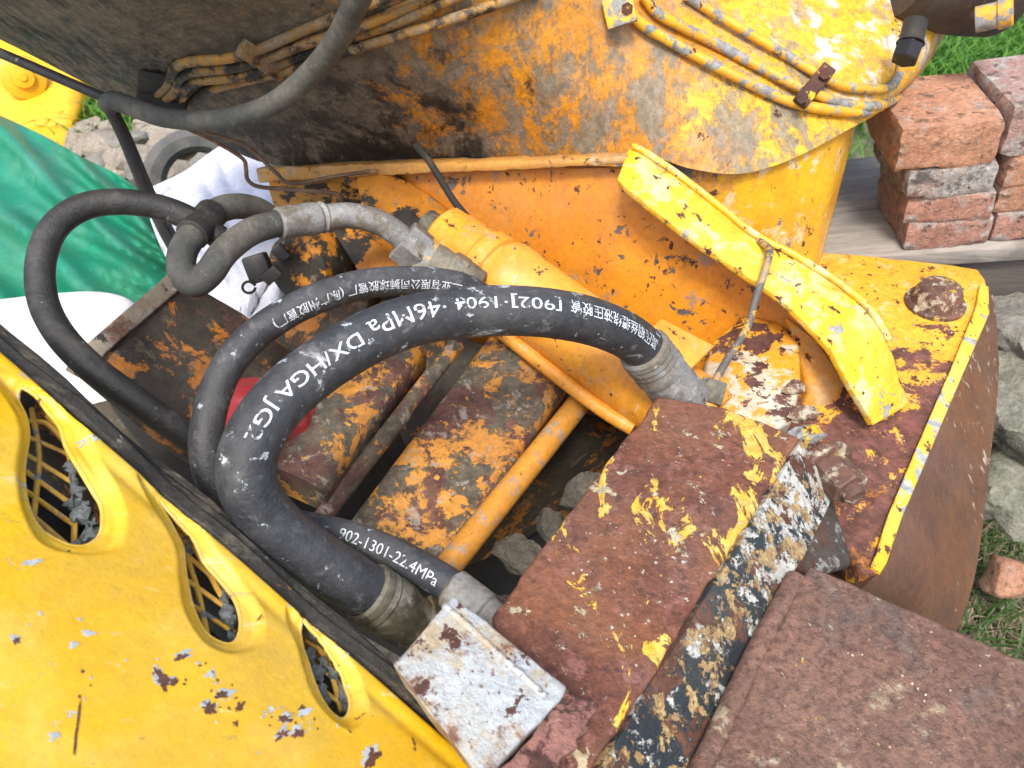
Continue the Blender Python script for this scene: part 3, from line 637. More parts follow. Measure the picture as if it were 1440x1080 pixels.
# ------------------------------------------------------------------ yellow engine hood with teardrop vents
HP = Plane(P(0, 480, .47), P(600, 1000, .45), P(0, 1080, .30))
hroot = HP.hit(250, 850)-Vector((0, 0, .08))
hood = thing('engine_hood', hroot, 'bright yellow engine hood with three teardrop vents at the lower left', 'engine hood')
e1 = (HP.hit(600, 1000)-HP.hit(0, 480)).normalized(); hn = HP.n; e2 = hn.cross(e1)
O_ = HP.hit(0, 480)
if e2.dot(HP.hit(0, 1080)-O_) < 0: e2 = -e2
def to2(p): q = p-O_; return (q.dot(e1), q.dot(e2))
HPD = Plane(O_-hn*.006, n=hn)
def poly2(pts, pl=HP): return np.array([to2(pl.hit(*p)) for p in pts])
def smooth_closed(pts, n=5):
    m_ = len(pts); out = []
    for i in range(m_):
        a, b, c, d = [np.array(pts[(i+k) % m_], float) for k in (-1, 0, 1, 2)]
        for k in range(n):
            t = k/n; out.append(.5*((2*b)+(c-a)*t+(2*a-5*b+4*c-d)*t*t+(-a+3*b-3*c+d)*t**3))
    return out
HOLES = [[(26, 550), (64, 574), (86, 597), (97, 630), (111, 658), (130, 691), (143, 716), (141, 752), (122, 770), (97, 772), (69, 760), (50, 744), (36, 713), (31, 674), (33, 647), (39, 613), (36, 585)],
         [(220, 698), (253, 733), (273, 757), (290, 787), (317, 820), (333, 847), (339, 877), (333, 900), (320, 909), (300, 903), (283, 887), (270, 857), (262, 820), (258, 787), (257, 763), (243, 737)],
         [(421, 874), (436, 890), (452, 906), (470, 929), (485, 953), (493, 983), (490, 1005), (478, 1013), (461, 1000), (447, 975), (437, 947), (430, 917)]]
DISH = [[(-10, 525), (60, 556), (110, 590), (135, 640), (160, 690), (172, 730), (160, 775), (110, 784), (60, 772), (38, 742), (27, 705), (24, 660), (30, 620), (24, 585)],
        [(196, 668), (262, 718), (300, 770), (340, 820), (364, 862), (362, 905), (330, 922), (296, 914), (275, 893), (258, 858), (252, 815), (249, 775), (232, 735)],
        [(405, 855), (450, 888), (486, 925), (508, 965), (512, 1005), (490, 1026), (462, 1010), (440, 980), (428, 945), (420, 912)]]
def sdf(poly, X, Y):
    d = np.full(X.shape, 1e9); ins = np.zeros(X.shape, bool); n_ = len(poly)
    for i in range(n_):
        ax_, ay = poly[i]; bx, by = poly[(i+1) % n_]; ex, ey = bx-ax_, by-ay
        t = np.clip(((X-ax_)*ex+(Y-ay)*ey)/(ex*ex+ey*ey+1e-12), 0, 1)
        d = np.minimum(d, (X-ax_-t*ex)**2+(Y-ay-t*ey)**2)
        c = ((ay > Y) != (by > Y)) & (X < (bx-ax_)*(Y-ay)/(by-ay+1e-12)+ax_); ins ^= c
    return np.where(ins, -np.sqrt(d), np.sqrt(d))
hp = [poly2(smooth_closed(h), HPD) for h in HOLES]; dp = [poly2(smooth_closed(h)) for h in DISH]
HG = .0012
sx = np.arange(-.075, .50, HG); sy = np.arange(0.0, .30, HG)
X, Y = np.meshgrid(sx, sy, indexing='ij')
S = np.full(X.shape, 1e9)
Z = np.zeros(X.shape)
def sst(x): x = np.clip(x, 0, 1); return x*x*(3-2*x)
for h, dsh in zip(hp, dp):
    s_ = sdf(h, X, Y); S = np.minimum(S, s_); q = sdf(dsh, X, Y)
    Z += -.0055*sst((.002-q)/.006)
    Z += -.0015*sst((.004-s_)/.004)
# long shallow channel along the rim and slow crowning
Z += -.010*sst((.008-Y)/.010) - .0015*np.exp(-((Y-.018)/.005)**2)
Z += .006*np.sin(np.clip(Y/.30, 0, 1)*math.pi)
gx, gy = np.gradient(S, HG)
keep = S > -.0009
mv = keep & (S < .0007)
Xs = np.where(mv, X-gx*(S-.0002), X); Ys = np.where(mv, Y-gy*(S-.0002), Y)
idx = -np.ones(X.shape, int); V = []
for i in range(X.shape[0]):
    for j in range(X.shape[1]):
        if keep[i, j]:
            idx[i, j] = len(V); p = O_+e1*Xs[i, j]+e2*Ys[i, j]+hn*(Z[i, j]+.0008*noise.noise(Vector((X[i, j]*18, Y[i, j]*18, 3)))); V.append(p)
F = []
for i in range(X.shape[0]-1):
    for j in range(X.shape[1]-1):
        q = (idx[i, j], idx[i+1, j], idx[i+1, j+1], idx[i, j+1])
        if min(q) >= 0: F.append(q)
me_edges = {}
for f in F:
    for a, b in zip(f, f[1:]+f[:1]): me_edges[(a, b)] = me_edges.get((a, b), 0)+1
bd = [(a, b) for (a, b) in me_edges if (b, a) not in me_edges]
low = {}
Sv = {idx[i, j]: S[i, j] for i in range(X.shape[0]) for j in range(X.shape[1]) if idx[i, j] >= 0}
bd = [(a, b) for a, b in bd if Sv[a] > .004]
for a, b in bd:
    for q in (a, b):
        if q not in low: low[q] = len(V); V.append(V[q]-hn*.006)
for a, b in bd: F.append((b, a, low[a], low[b]))
m_hood = layered('hood_yellow_paint', (.83, .495, .008), (.80, .45, .008), [
    dict(c=(.85, .62, .14), c2=(.84, .55, .06), s=11, t=.55, w=.09, o=.6), dict(c=(.52, .36, .07), c2=(.62, .40, .06), s=6, t=.57, w=.10, o=.5, st=(1, 1, 1)),
    dict(c=(.86, .72, .36), s=70, t=.64, w=.02, st=(.12, 1.4, 1), rot=(0, 0, .7), o=.6), dict(c=(.42, .30, .10), s=90, t=.66, w=.02, st=(.10, 1.4, 1), rot=(0, 0, -.5), o=.6),
    dict(c=(.52, .58, .60), c2=(.40, .46, .48), s=42, t=.650, w=.012, r=.7, h=-.0002), dict(c=(.20, .065, .03), c2=(.11, .04, .02), s=60, t=.675, w=.012, h=-.0003, r=.9),
    dict(c=(.45, .50, .52), s=40, t=.72, w=.03, edge=.35, er=.005, r=.7)], rough=.32, fine=.35, speck=.09, film=.12)
panel = build('hood_panel', V, F, m_hood, hood, 45)
# paint-chip details: rusty bare spots of their own shape
m_chip = layered('bare_rust_chip', (.19, .06, .03), (.10, .035, .02), [], rough=.9, fine=2)
m_chipg = layered('grey_primer_chip', (.50, .55, .57), (.40, .44, .46), [], rough=.8)
rnd = random.Random(4)
def zz(x, y):
    i = min(max(int(round((x+.075)/HG)), 0), X.shape[0]-1); j = min(max(int(round(y/HG)), 0), X.shape[1]-1); return Z[i, j]+.0008*noise.noise(Vector((x*18, y*18, 3)))
for h in hp:
    lip = [O_+e1*x+e2*y+hn*(zz(x, y)-.0012) for x, y in h]; lip = lip+lip[:2]
    V, F_ = tube_data(lip, .0014, 10, False); build('vent_lip', V, F_, m_hood, panel, 70)
def chip(u, v, w, h, rot, mat, lift=.0003):
    c = to2(HP.hit(u, v)); n_ = 44; pts = []; sd_ = rnd.random()*50
    for k in range(n_):
        t = 2*math.pi*k/n_; q = max(.25, 1+.9*fbm((math.cos(t), math.sin(t), sd_), 1.3)+.25*rnd.uniform(-1, 1)); x, y = math.cos(t)*w*q, math.sin(t)*h*q
        pts.append((c[0]+x*math.cos(rot)-y*math.sin(rot), c[1]+x*math.sin(rot)+y*math.cos(rot)))
    V = [O_+e1*x+e2*y+hn*(zz(x, y)+lift) for x, y in pts]+[O_+e1*c[0]+e2*c[1]+hn*(zz(*c)+lift*1.2)]
    V += [O_+e1*x+e2*y+hn*(zz(x, y)-.0008) for x, y in pts]
    F = [(k, (k+1) % n_, n_) for k in range(n_)]+[(k, n_+1+k, n_+1+(k+1) % n_, (k+1) % n_) for k in range(n_)]
    build('paint_chip', V, F, mat, panel, 60)
for k in range(46):      # small flakes scattered round the big chips
    u, v = rnd.choice(((230, 960), (310, 1000), (400, 1030), (300, 960), (120, 960), (480, 1040), (60, 880)))
    chip(u+rnd.gauss(0, 22), v+rnd.gauss(0, 16), rnd.uniform(.0003, .0009), rnd.uniform(.0003, .0010), rnd.random()*3, rnd.choice((m_chip, m_chipg)), .00022)
for a in ((222, 966, .0042, .0028, .5, 0), (238, 968, .0016, .002, 0, 0), (249, 932, .0016, .0036, .3, 0), (287, 1004, .0026, .003, 1, 0), (308, 986, .0018, .0042, .6, 0), (330, 1002, .0014, .003, 0, 0), (326, 1025, .001, .0016, 0, 0),
          (395, 1018, .0022, .0035, .3, 0), (390, 1040, .0018, .004, .2, 0), (414, 1038, .0016, .004, .3, 0), (420, 1000, .0012, .002, 0, 0), (520, 1068, .0032, .006, .1, 0), (17, 914, .0016, .0014, 0, 0), (101, 1036, .0006, .011, -.75, 0), (365, 870, .001, .0016, 0, 0),
          (42, 800, .0016, .0055, .3, 1), (130, 615, .0028, .0065, .3, 1), (118, 900, .0012, .003, .9, 1), (98, 916, .0014, .0022, 0, 1), (242, 688, .008, .0022, .2, 1), (300, 745, .006, .0022, .3, 1), (290, 955, .002, .0022, 0, 1), (70, 1046, .0016, .002, 0, 1), (425, 1005, .002, .004, .4, 1), (442, 870, .006, .003, .6, 1), (480, 905, .005, .004, .6, 1)):
    if a[5] == 0 and a[2] > .0015: chip(a[0]+rnd.uniform(-5, 5), a[1]-4, a[2]*1.15, a[3]*1.1, a[4], m_chipg, .0002)
    chip(*a[:5], m_chip if a[5] == 0 else m_chipg)
# black backing under the vents, its colour standing in for engine bay shade
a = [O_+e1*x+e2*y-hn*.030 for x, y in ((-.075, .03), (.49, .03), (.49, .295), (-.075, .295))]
prism('bay_shade_backing', a, -hn*.04, m_dark, hood, .001)
# grille wires and dust under each vent
m_wire = layered('grille_orange_wire', (.74, .42, .04), (.6, .34, .05), [dict(c=(.24, .26, .24), s=50, t=.6, w=.03)], rough=.6)
m_dust = layered('grey_dust_fluff', (.26, .30, .29), (.17, .20, .19), [dict(c=(.45, .50, .50), s=160, t=.54, w=.05)], rough=1, fine=4, fine_scale=500)
GRID = [[[(45, 575), (55, 640), (50, 700), (45, 745)], [(66, 585), (92, 620), (105, 700), (104, 765)], [(40, 592), (66, 596), (95, 625)], [(34, 612), (98, 640)], [(32, 636), (100, 678)], [(32, 660), (104, 712)], [(36, 690), (106, 740)], [(40, 720), (96, 768)]],
        [[(236, 725), (258, 770), (278, 830), (292, 895)], [(262, 748), (290, 800), (318, 850)], [(240, 732), (275, 762)], [(252, 752), (292, 788)], [(258, 776), (310, 822)], [(262, 815), (322, 858)], [(268, 850), (330, 890)]],
        [[(430, 890), (460, 930), (480, 1000)], [(430, 900), (462, 922)], [(434, 930), (484, 962)], [(445, 965), (492, 998)]]]
HPW = Plane(O_-hn*.020, n=hn); HPF = Plane(O_-hn*.0175, n=hn)
for gi, gl in enumerate(GRID):
    for q in gl:
        tube('grille_wire', [HPW.hit(u, v) for u, v in q], .0017 if len(q) > 2 else .0014, m_wire, hood, 6, 5)
def fluff(pts, r, seed):
    path = catmull([HPF.hit(u, v) for u, v in pts], 10)
    rs = [r*(.22+1.5*max(0, noise.noise(p*140+Vector((seed, 0, 0)))+.15)+.5*abs(noise.noise(p*400))) for p in path]
    V, F = tube_data(path, rs, 12); V = [v+Vector((noise.noise(v*300), noise.noise(v*300+Vector((5, 1, 2))), noise.noise(v*300+Vector((2, 7, 1)))))*.0030 for v in V]
    build('dust_fluff', V, F, m_dust, hood, 40)
fluff([(98, 655), (108, 690), (118, 715), (132, 740)], .004, 1); fluff([(102, 705), (120, 735), (130, 762)], .0045, 2); fluff([(85, 768), (110, 766)], .002, 3)
fluff([(297, 790), (315, 830), (324, 870), (326, 900)], .0042, 4); fluff([(262, 755), (266, 775)], .002, 5)
fluff([(432, 915), (445, 945), (462, 990)], .0032, 6); fluff([(450, 925), (478, 960), (486, 1000)], .0032, 7)
# rubber edge seal and metal edge strip
m_seal = layered('dirty_rubber_seal', (.055, .052, .042), (.03, .028, .022), [dict(c=(.15, .13, .09), c2=(.09, .08, .055), s=46, t=.56, w=.05, o=.8, st=(.25, 1, 1), rot=(0, 0, .45)), dict(c=(.34, .17, .04), s=44, t=.64, w=.015, st=(.3, 1, 1), rot=(0, 0, .45)), dict(c=(.3, .28, .22), s=60, t=.66, w=.02, st=(.2, 1, 1), rot=(0, 0, .45))], rough=.75, fine=2, speck=.3)
for k, (yy, zz, w, h) in enumerate(((-.006, -.010, .014, .010), (-.0165, -.013, .008, .008), (-.0235, -.018, .006, .012))):
    A, B = O_+e1*(-.09)+e2*yy+hn*zz, O_+e1*.53+e2*(yy)+hn*zz
    mid = [A.lerp(B, t)+hn*.002*math.sin(t*31+k)+e2*.0015*math.sin(t*17+k*2) for t in np.linspace(0, 1, 26)]
    t_ = (B-A).normalized(); V = []; F = []
    pr = [(-w/2, -h/2), (w/2, -h/2), (w/2, h*.3), (w*.3, h/2), (-w*.3, h/2), (-w/2, h*.3)]
    for m_ in mid:
        for x, y in pr: V.append(m_+e2*x+hn*y)
    for i in range(len(mid)-1):
        for j in range(6): F.append((i*6+j, i*6+(j+1) % 6, (i+1)*6+(j+1) % 6, (i+1)*6+j))
    F += [tuple(range(6)), tuple((len(mid)-1)*6+j for j in range(6))[::-1]]
    build('edge_seal', V, F, m_seal, hood, 30)
# inner side panel below the seal
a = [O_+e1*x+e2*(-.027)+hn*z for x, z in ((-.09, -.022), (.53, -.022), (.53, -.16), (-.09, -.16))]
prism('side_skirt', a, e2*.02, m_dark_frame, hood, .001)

# ------------------------------------------------------------------ hoses
def arclen(path):
    s = [0]
    for a, b in zip(path, path[1:]): s.append(s[-1]+(b-a).length)
    return s
def at_s(path, S_, s):
    s = max(0, min(S_[-1]-1e-6, s))
    i = int(np.searchsorted(S_, s, 'right'))-1; i = min(i, len(path)-2)
    t = (s-S_[i])/(S_[i+1]-S_[i]); p = path[i].lerp(path[i+1], t)
    a = path[max(i-1, 0)]; b = path[min(i+2, len(path)-1)]
    return p, (b-a).normalized()
def s_near(path, S_, u, v):
    best = (1e9, 0)
    for p, s in zip(path, S_):
        d = DF(p); x = 720+FPX*p.x/d; q = p-CAM; y = 540-FPX*(q.y*SP+q.z*CP)/d
        e = (x-u)**2+(y-v)**2
        if e < best[0]: best = (e, s)
    return best[1]
def print_on(text, path, r, s0, s1, ang0, ang1, height, parent, name='printed_text', bold=.012):
    """wrap lettering on a hose from arc length s0 to s1; the print line lies ang degrees off the side seen from above"""
    cu = bpy.data.curves.new('print', 'FONT'); cu.body = text; cu.size = 1; cu.offset = bold; cu.resolution_u = 3
    ob = bpy.data.objects.new('print', cu); C.objects.link(ob)
    dg = bpy.context.evaluated_depsgraph_get(); me = bpy.data.meshes.new_from_object(ob.evaluated_get(dg))
    bpy.data.objects.remove(ob); bpy.data.curves.remove(cu)
    bm = bmesh.new(); bm.from_mesh(me)
    xs_ = [v.co.x for v in bm.verts]; ys_ = [v.co.y for v in bm.verts]; x0, x1, y0, y1 = min(xs_), max(xs_), min(ys_), max(ys_)
    for k in range(1, 6):
        yy = y0+(y1-y0)*k/6
        bmesh.ops.bisect_plane(bm, geom=bm.verts[:]+bm.edges[:]+bm.faces[:], plane_co=(0, yy, 0), plane_no=(0, 1, 0))
    S_ = arclen(path); V = []
    for v in bm.verts:
        fx = (v.co.x-x0)/(x1-x0); s = s0+(s1-s0)*fx; p, t = at_s(path, S_, s)
        if s1 < s0: t = -t
        c = Vector((0, 0, CAM_H))-p; c = (c-t*c.dot(t)).normalized(); yv = c.cross(t)
        a = math.radians(ang0+(ang1-ang0)*fx)+((v.co.y-(y0+y1)/2)/(y1-y0)*height)/r
        V.append(p+(c*math.cos(a)+yv*math.sin(a))*(r+.0005))
    bm.verts.index_update(); F = [tuple(v.index for v in f.verts) for f in bm.faces]; bm.free(); bpy.data.meshes.remove(me)
    off = OFF[parent.name]; me = bpy.data.meshes.new(name); me.from_pydata([tuple(v-off) for v in V], [], F); me.materials.append(m_print)
    for q in me.polygons: q.use_smooth = True
    o = bpy.data.objects.new(name, me); C.objects.link(o); o.parent = parent; OFF[o.name] = off; return o
TUBE = {}
def hose(name, px, r, mat, label, n=12, res=24):
    path = catmull([P(*p) for p in px], n)
    t = thing(name, base_of(path), label, 'hose')
    V, F = tube_data(path, r, res); tb = build('rubber_tube', V, F, mat, t, 70); TUBE[t.name] = tb; return t, path
# thick printed hose
big, bpath = hose('hydraulic_hose', [(934, 528, .672), (898, 484, .645), (850, 458, .615), (790, 443, .59), (720, 437, .575), (640, 440, .565), (560, 457, .55), (480, 496, .53), (405, 552, .51), (358, 615, .495), (347, 672, .49), (375, 728, .50), (430, 776, .515), (490, 815, .53), (520, 834, .54)], .0190, m_rubber,
    'thick black hydraulic hose with white 1904 46MPa print arching over the cylinder')
S_ = arclen(bpath); bigt = TUBE[big.name]
for txt, ua, va, ub, vb, a0, a1, hh in (('高压钢丝缠绕液压胶管', 900, 480, 786, 440, -26, -24, .0105), ('[902]·1904', 776, 438, 634, 440, -24, -22, .0112), ('·46MPa', 618, 443, 512, 476, -16, -12, .0118), ('DX/HGA JG2', 498, 484, 352, 625, -10, -8, .0125)):
    print_on(txt, bpath, .019, s_near(bpath, S_, ua, va), s_near(bpath, S_, ub, vb), a0, a1, hh, bigt, bold=0 if 'M' in txt else .004)
fe0, fe1 = P(900, 486, .646), P(950, 545, .672)
tv = (bpath[1]-bpath[0]).normalized()
q = bpath[0]
fer = lathe('ferrule', q+tv*.040, q-tv*.022, [(0, .0195), (.002, .0225), (.007, .0230), (.009, .0220), (.013, .0230), (.015, .0220), (.019, .0230), (.021, .0220), (.026, .0232), (.032, .0232), (.034, .0215), (.05, .0225), (.06, .0230), (.062, .019)], m_galv, big, 24, 30)
hexnut('swivel_nut', q-tv*.018, q-tv*.044, .0245, m_galv, fer)
tv = (bpath[-1]-bpath[-2]).normalized(); q = bpath[-1]
fer = lathe('ferrule', q-tv*.004, q+tv*.05, [(0, .0195), (.002, .0215), (.008, .0218), (.010, .0208), (.014, .0218), (.016, .0208), (.020, .0218), (.03, .0218), (.04, .0185), (.07, .0175)], m_greasy, big, 24, 30)
hexnut('swivel_nut', q+tv*.045, q+tv*.075, .022, m_greasy, fer)
# second printed hose
sec, spath = hose('hydraulic_hose', [(690, 425, .69), (645, 402, .66), (580, 395, .64), (510, 400, .62), (435, 424, .60), (370, 462, .585), (322, 512, .575), (297, 572, .565), (290, 635, .56), (308, 690, .565), (360, 730, .575), (430, 742, .58), (490, 755, .575), (560, 782, .565), (620, 815, .555), (642, 832, .55)], .0122, m_rubber,
    'thinner black hydraulic hose with white factory print running behind the thick hose')
S_ = arclen(spath); sect = TUBE[sec.name]
print_on('工业有限公司狮球胶管厂 (原广州胶管厂)', spath, .0122, s_near(spath, S_, 640, 402), s_near(spath, S_, 378, 455), 8, 14, .0095, sect, bold=.004)
print_on('902-1301-22.4MPa', spath, .0122, s_near(spath, S_, 484, 750), s_near(spath, S_, 622, 816), 5, -12, .0080, sect, bold=0)
tv = (spath[-1]-spath[-2]).normalized(); q = spath[-1]
lathe('ferrule', q-tv*.006, q+tv, [(0, .0125), (.002, .0150), (.03, .0155), (.032, .0135), (.05, .013)], m_galv, sec, 20, 30)
# long black loop at the left
lp_, lpath = hose('rubber_hose', [(310, 335, .70), (275, 312, .69), (230, 293, .68), (175, 284, .665), (120, 290, .65), (78, 318, .635), (58, 365, .62), (60, 420, .61), (84, 470, .60), (130, 518, .60), (190, 562, .61), (260, 612, .63), (330, 665, .66), (370, 700, .68)], .0112, m_rubber_plain,
    'plain black rubber hose bent in a wide loop in front of the green tarpaulin')
# grey double-bent hose with steel elbow
gp, gpath = hose('elbow_hose', [(398, 312, .71), (355, 325, .69), (318, 352, .67), (294, 384, .655), (272, 398, .65), (256, 380, .655), (258, 352, .665), (278, 322, .685), (305, 297, .715), (335, 290, .74), (365, 296, .77), (392, 316, .80)], .0122, m_rubber_grey,
    'grey rubber hose folded in a tight bend with a galvanised steel elbow on its end')
S_ = arclen(gpath); s = s_near(gpath, S_, 284, 316); p, t = at_s(gpath, S_, s)
lathe('sleeve', p-t*.022, p+t*.022, [(0, .0125), (.001, .0142), (.043, .0142), (.044, .0125)], m_rubber_plain, gp, 20)
lathe('ferrule', P(390, 314, .706), P(452, 306, .735), [(0, .0125), (.002, .0148), (.010, .0152), (.012, .0147), (.018, .0152), (.020, .0147), (.026, .0152), (.04, .0152), (.043, .013), (.046, .0152), (.05, .0135)], m_galv, gp, 24)
elb = tube('elbow_pipe', [P(446, 308, .733), P(490, 303, .745), P(530, 312, .755), (P(560, 330, .762)), P(588, 356, .77)], .0125, m_galv, gp, 20, 8)
hexnut('swivel_nut', P(565, 336, .762), P(594, 360, .770), .0235, m_galv, elb)
lathe('collar', P(590, 356, .768), P(604, 368, .772), [(0, .020), (.004, .021), (.012, .021)], layered('brass_yellow_paint', (.62, .36, .06), (.5, .3, .1), [dict(c=(.3, .3, .28), s=40, t=.52)], rough=.5), gp, 20)
adp = lathe('adaptor', P(600, 364, .770), P(668, 402, .775), [(0, .019), (.012, .0205), (.03, .018), (.045, .020), (.06, .0175)], m_greasy, gp, 20)
hexnut('adaptor_nut', P(628, 378, .772), P(650, 392, .774), .0225, m_greasy, adp)
# upper grey hose in front of the shell
uh, upath = hose('grey_hose', [(520, -40, .55), (500, 5, .58), (475, 55, .62), (435, 105, .66), (380, 148, .70), (310, 168, .74), (235, 166, .77), (190, 152, .78), (160, 142, .785), (150, 150, .79)], .0098, m_rubber_grey,
    'dusty grey hose curving down across the dark shell at the upper left')
# thin black cables
tag(tube('cable', [P(-20, 66, .80), P(60, 100, .79), P(148, 138, .79), P(165, 145, .80)], .0052, m_rubber_plain, None, 10), 'black cable stretched from the left edge to the end of the grey hose', 'cable')
tag(tube('cable', [P(150, 146, .79), P(172, 190, .83), P(200, 260, .90), P(228, 322, .96), P(250, 362, 1.0)], .0060, m_rubber_plain, None, 10), 'black cable dropping from the grey hose end past the tarpaulin, outer of the pair', 'cable')
tag(tube('cable', [P(156, 147, .80), P(182, 200, .85), P(212, 270, .92), P(240, 325, .98), P(262, 358, 1.02)], .0050, m_rubber_plain, None, 10), 'black cable dropping beside its twin past the tarpaulin, on the side of the white rag', 'cable')
m_wirer = layered('rusty_wire', (.10, .05, .03), (.20, .12, .07), [dict(c=(.40, .22, .08), s=40, t=.58)], rough=.8)
tag(tube('wire', [P(262, 180, .90), P(300, 198, .92), P(340, 222, .94), P(346, 238, .94), P(348, 252, .94), P(362, 262, .94), P(400, 266, .94), P(470, 272, .93), P(480, 282, .92)], .0026, m_wirer, None, 8), 'thin rusty wire with a kink hanging in front of the white rag', 'wire')
tag(tube('wire', [P(290, 186, .93), P(345, 205, .94), P(385, 240, .94), P(410, 258, .935), P(470, 248, .93), P(530, 240, .92)], .0024, m_wirer, None, 8), 'thin rusty wire running from the shell edge onto the orange lug', 'wire')
tag(tube('wire', [P(585, 205, .84), P(600, 222, .83), P(615, 245, .83), P(640, 285, .83), P(672, 322, .82)], .0040, m_dark, None, 8), 'dark bent wire lying against the orange web plate', 'wire')

# ------------------------------------------------------------------ small things inside
def lump(name, c, sx_, sy_, sz, mat, seed, amp=.25, sub=3, freq=2.0, cuts=0, cutlo=.55, parent=None):
    bm = bmesh.new(); bmesh.ops.create_icosphere(bm, subdivisions=sub, radius=1)
    rn = random.Random(seed); planes = []
    for k in range(cuts):
        d_ = Vector((rn.gauss(0, 1), rn.gauss(0, 1), rn.gauss(0, 1))).normalized(); planes.append((d_, rn.uniform(cutlo, .9)))
    V = []
    for v in bm.verts:
        p = v.co.copy()
        for d_, h in planes:
            e = p.dot(d_)-h
            if e > 0: p -= d_*e*.92
        p *= 1+amp*fbm(p, freq, seed)
        V.append(Vector((p.x*sx_, p.y*sy_, p.z*sz))+c)
    F = [tuple(v.index for v in f.verts) for f in bm.faces]; bm.free()
    return build(name, V, F, mat, parent, 32 if cuts else 60)
m_red = layered('red_plastic', (.30, .012, .018), (.22, .010, .014), [dict(c=(.5, .2, .2), s=30, t=.66, w=.06, o=.5)], rough=.4)
tag(lump('red_plastic_item', P(366, 585, .71), .050, .040, .036, m_red, 8, .12, 5, 1.0), 'dark red plastic item half hidden behind the two printed hoses', 'plastic item')
conn = thing('wire_connector', P(370, 385, .84), 'black plastic connector block on the white rag below the grey hose', 'connector')
bar('plug', P(348, 382, .84), P(380, 372, .84), .03, .02, CAM-P(370, 375, .84), m_black, conn, .003)
bar('socket', P(372, 395, .835), P(392, 378, .835), .014, .014, CAM-P(370, 375, .84), m_black, conn, .002)
bar('plug', P(388, 362, .85), P(402, 350, .85), .018, .014, CAM-P(370, 375, .84), m_black, conn, .002)
tag(tube('rubber_ring', [P(350+9*math.cos(a), 404+8*math.sin(a), .84) for a in np.linspace(0, 6.0, 14)], .0016, m_black, None, 6), 'small black rubber ring lying on the white rag', 'ring')

for i, (u, v, d, r) in enumerate(((1116, 545, .712, .008), (1128, 582, .692, .010), (1133, 612, .672, .012))):
    lump('weld_lump', P(u, v, d), r*1.3, r, r*.8, m_greybolt if 1130 < u < 1160 else m_bolt, 300+i, .35, 3, 1.8, 5, .5, bracket)

def stone_mat(name, a, b, c):
    return layered(name, a, b, [dict(c=c, c2=tuple(x*.75 for x in c), s=16, t=.55, w=.08, r=.95), dict(c=tuple(x*.5 for x in a), s=70, t=.63, w=.05, o=.6)], rough=.9, fine=7, fine_scale=70, speck=.3)
m_st1 = stone_mat('grey_stone', (.27, .26, .22), (.21, .205, .18), (.34, .33, .28))
m_st2 = stone_mat('warm_stone', (.36, .31, .24), (.29, .25, .20), (.44, .40, .33))
m_st3 = stone_mat('green_grey_stone', (.22, .23, .17), (.17, .18, .14), (.30, .30, .24))
m_dst = stone_mat('dirty_shaded_stone', (.11, .098, .08), (.07, .062, .05), (.17, .155, .13))  # dirty stone, colour darkened further for the shade down in the gap
STB = [(820, 690, .80, .035, .028, .05, m_st3, 'grey stone wedged between the rusty post and the inner plate'), (735, 790, .70, .035, .03, .03, m_st2, 'pale stone in the gap beside the hose end and the rusty post'),
       (775, 735, .80, .04, .03, .03, m_st1, 'grey stone lying deepest in the gap beside the rusty post'), (700, 850, .64, .026, .02, .02, m_st1, 'small stone chip just above the white cap')]
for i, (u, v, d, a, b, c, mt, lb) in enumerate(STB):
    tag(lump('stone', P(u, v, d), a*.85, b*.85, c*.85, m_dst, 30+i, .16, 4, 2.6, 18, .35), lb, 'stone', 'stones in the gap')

# ------------------------------------------------------------------ stone heap, board, bricks at the right
RK = [(1432, 470, 1.02, .085, .10, .075, m_st1, 'grey boulder just under the board end beside the bracket'), (1430, 560, .98, .095, .11, .085, m_st3, 'largest grey green boulder to the side of the brown bracket wall'),
      (1440, 665, .98, .085, .10, .075, m_st3, 'low mossy boulder resting on the grass beside the bracket wall'), (1480, 520, 1.10, .12, .12, .12, m_st1, 'boulder at the frame edge behind the largest boulder'),
      (1395, 440, 1.14, .10, .10, .09, m_st1, 'shadowed stone under the board behind the bolt')]
for i, (u, v, d, a, b, c, mt, lb) in enumerate(RK):
    tag(lump('boulder', P(u, v, d), a, b, c, mt, 60+i, .16, 5, 2.4, 18, .5), lb, 'boulder', 'boulders of the stone heap')
for i, (x, y, z, s_) in enumerate(((.72, .80, .10, .16), (.80, 1.05, .12, .20), (.62, 1.12, .16, .16), (.95, .90, .2, .16), (.85, 1.2, .25, .15))):
    tag(lump('boulder', Vector((x, y, z)), s_, s_, s_*.8, m_st1, 80+i, .14, 3, 1.4, 10), ['bottom stone of the heap beside the brown bracket wall', 'broad stone low in the heap under the board', 'stone low under the far end of the board', 'stone of the heap farthest to the side', 'stone at the back of the heap'][i], 'boulder', 'boulders of the stone heap')
def wood_mat(name, a, b):
    m = NT(name); v = m.map(m.tc, scale=(3, 40, 40))
    c = m.mix(m.step(m.noise(v, 2.4, 6, .65, .6), .35, .65), a, b); c = m.mix(m.step(m.noise(m.tc, 9, 5), .5, .65), c, tuple(x*.7 for x in b))
    m.put(m.b.inputs['Base Color'], c); m.b.inputs['Roughness'].default_value = .85
    m.l.new(m.bump(m.noise(v, 4, 5, .7), .5, .002), m.b.inputs['Normal']); return m.m
m_wood = wood_mat('weathered_grey_board', (.34, .31, .27), (.24, .215, .185)); m_wood2 = wood_mat('dark_old_beam', (.12, .10, .085), (.08, .068, .058))
BZ = PZ(1262, 356, .47)           # board top is at .47
yaw = math.radians(-4); TILT = math.radians(8); ey = Vector((-math.sin(yaw), math.cos(yaw), 0)); ex = Vector((math.cos(yaw)*math.cos(TILT), math.sin(yaw)*math.cos(TILT), math.sin(TILT))); ez = ex.cross(ey)
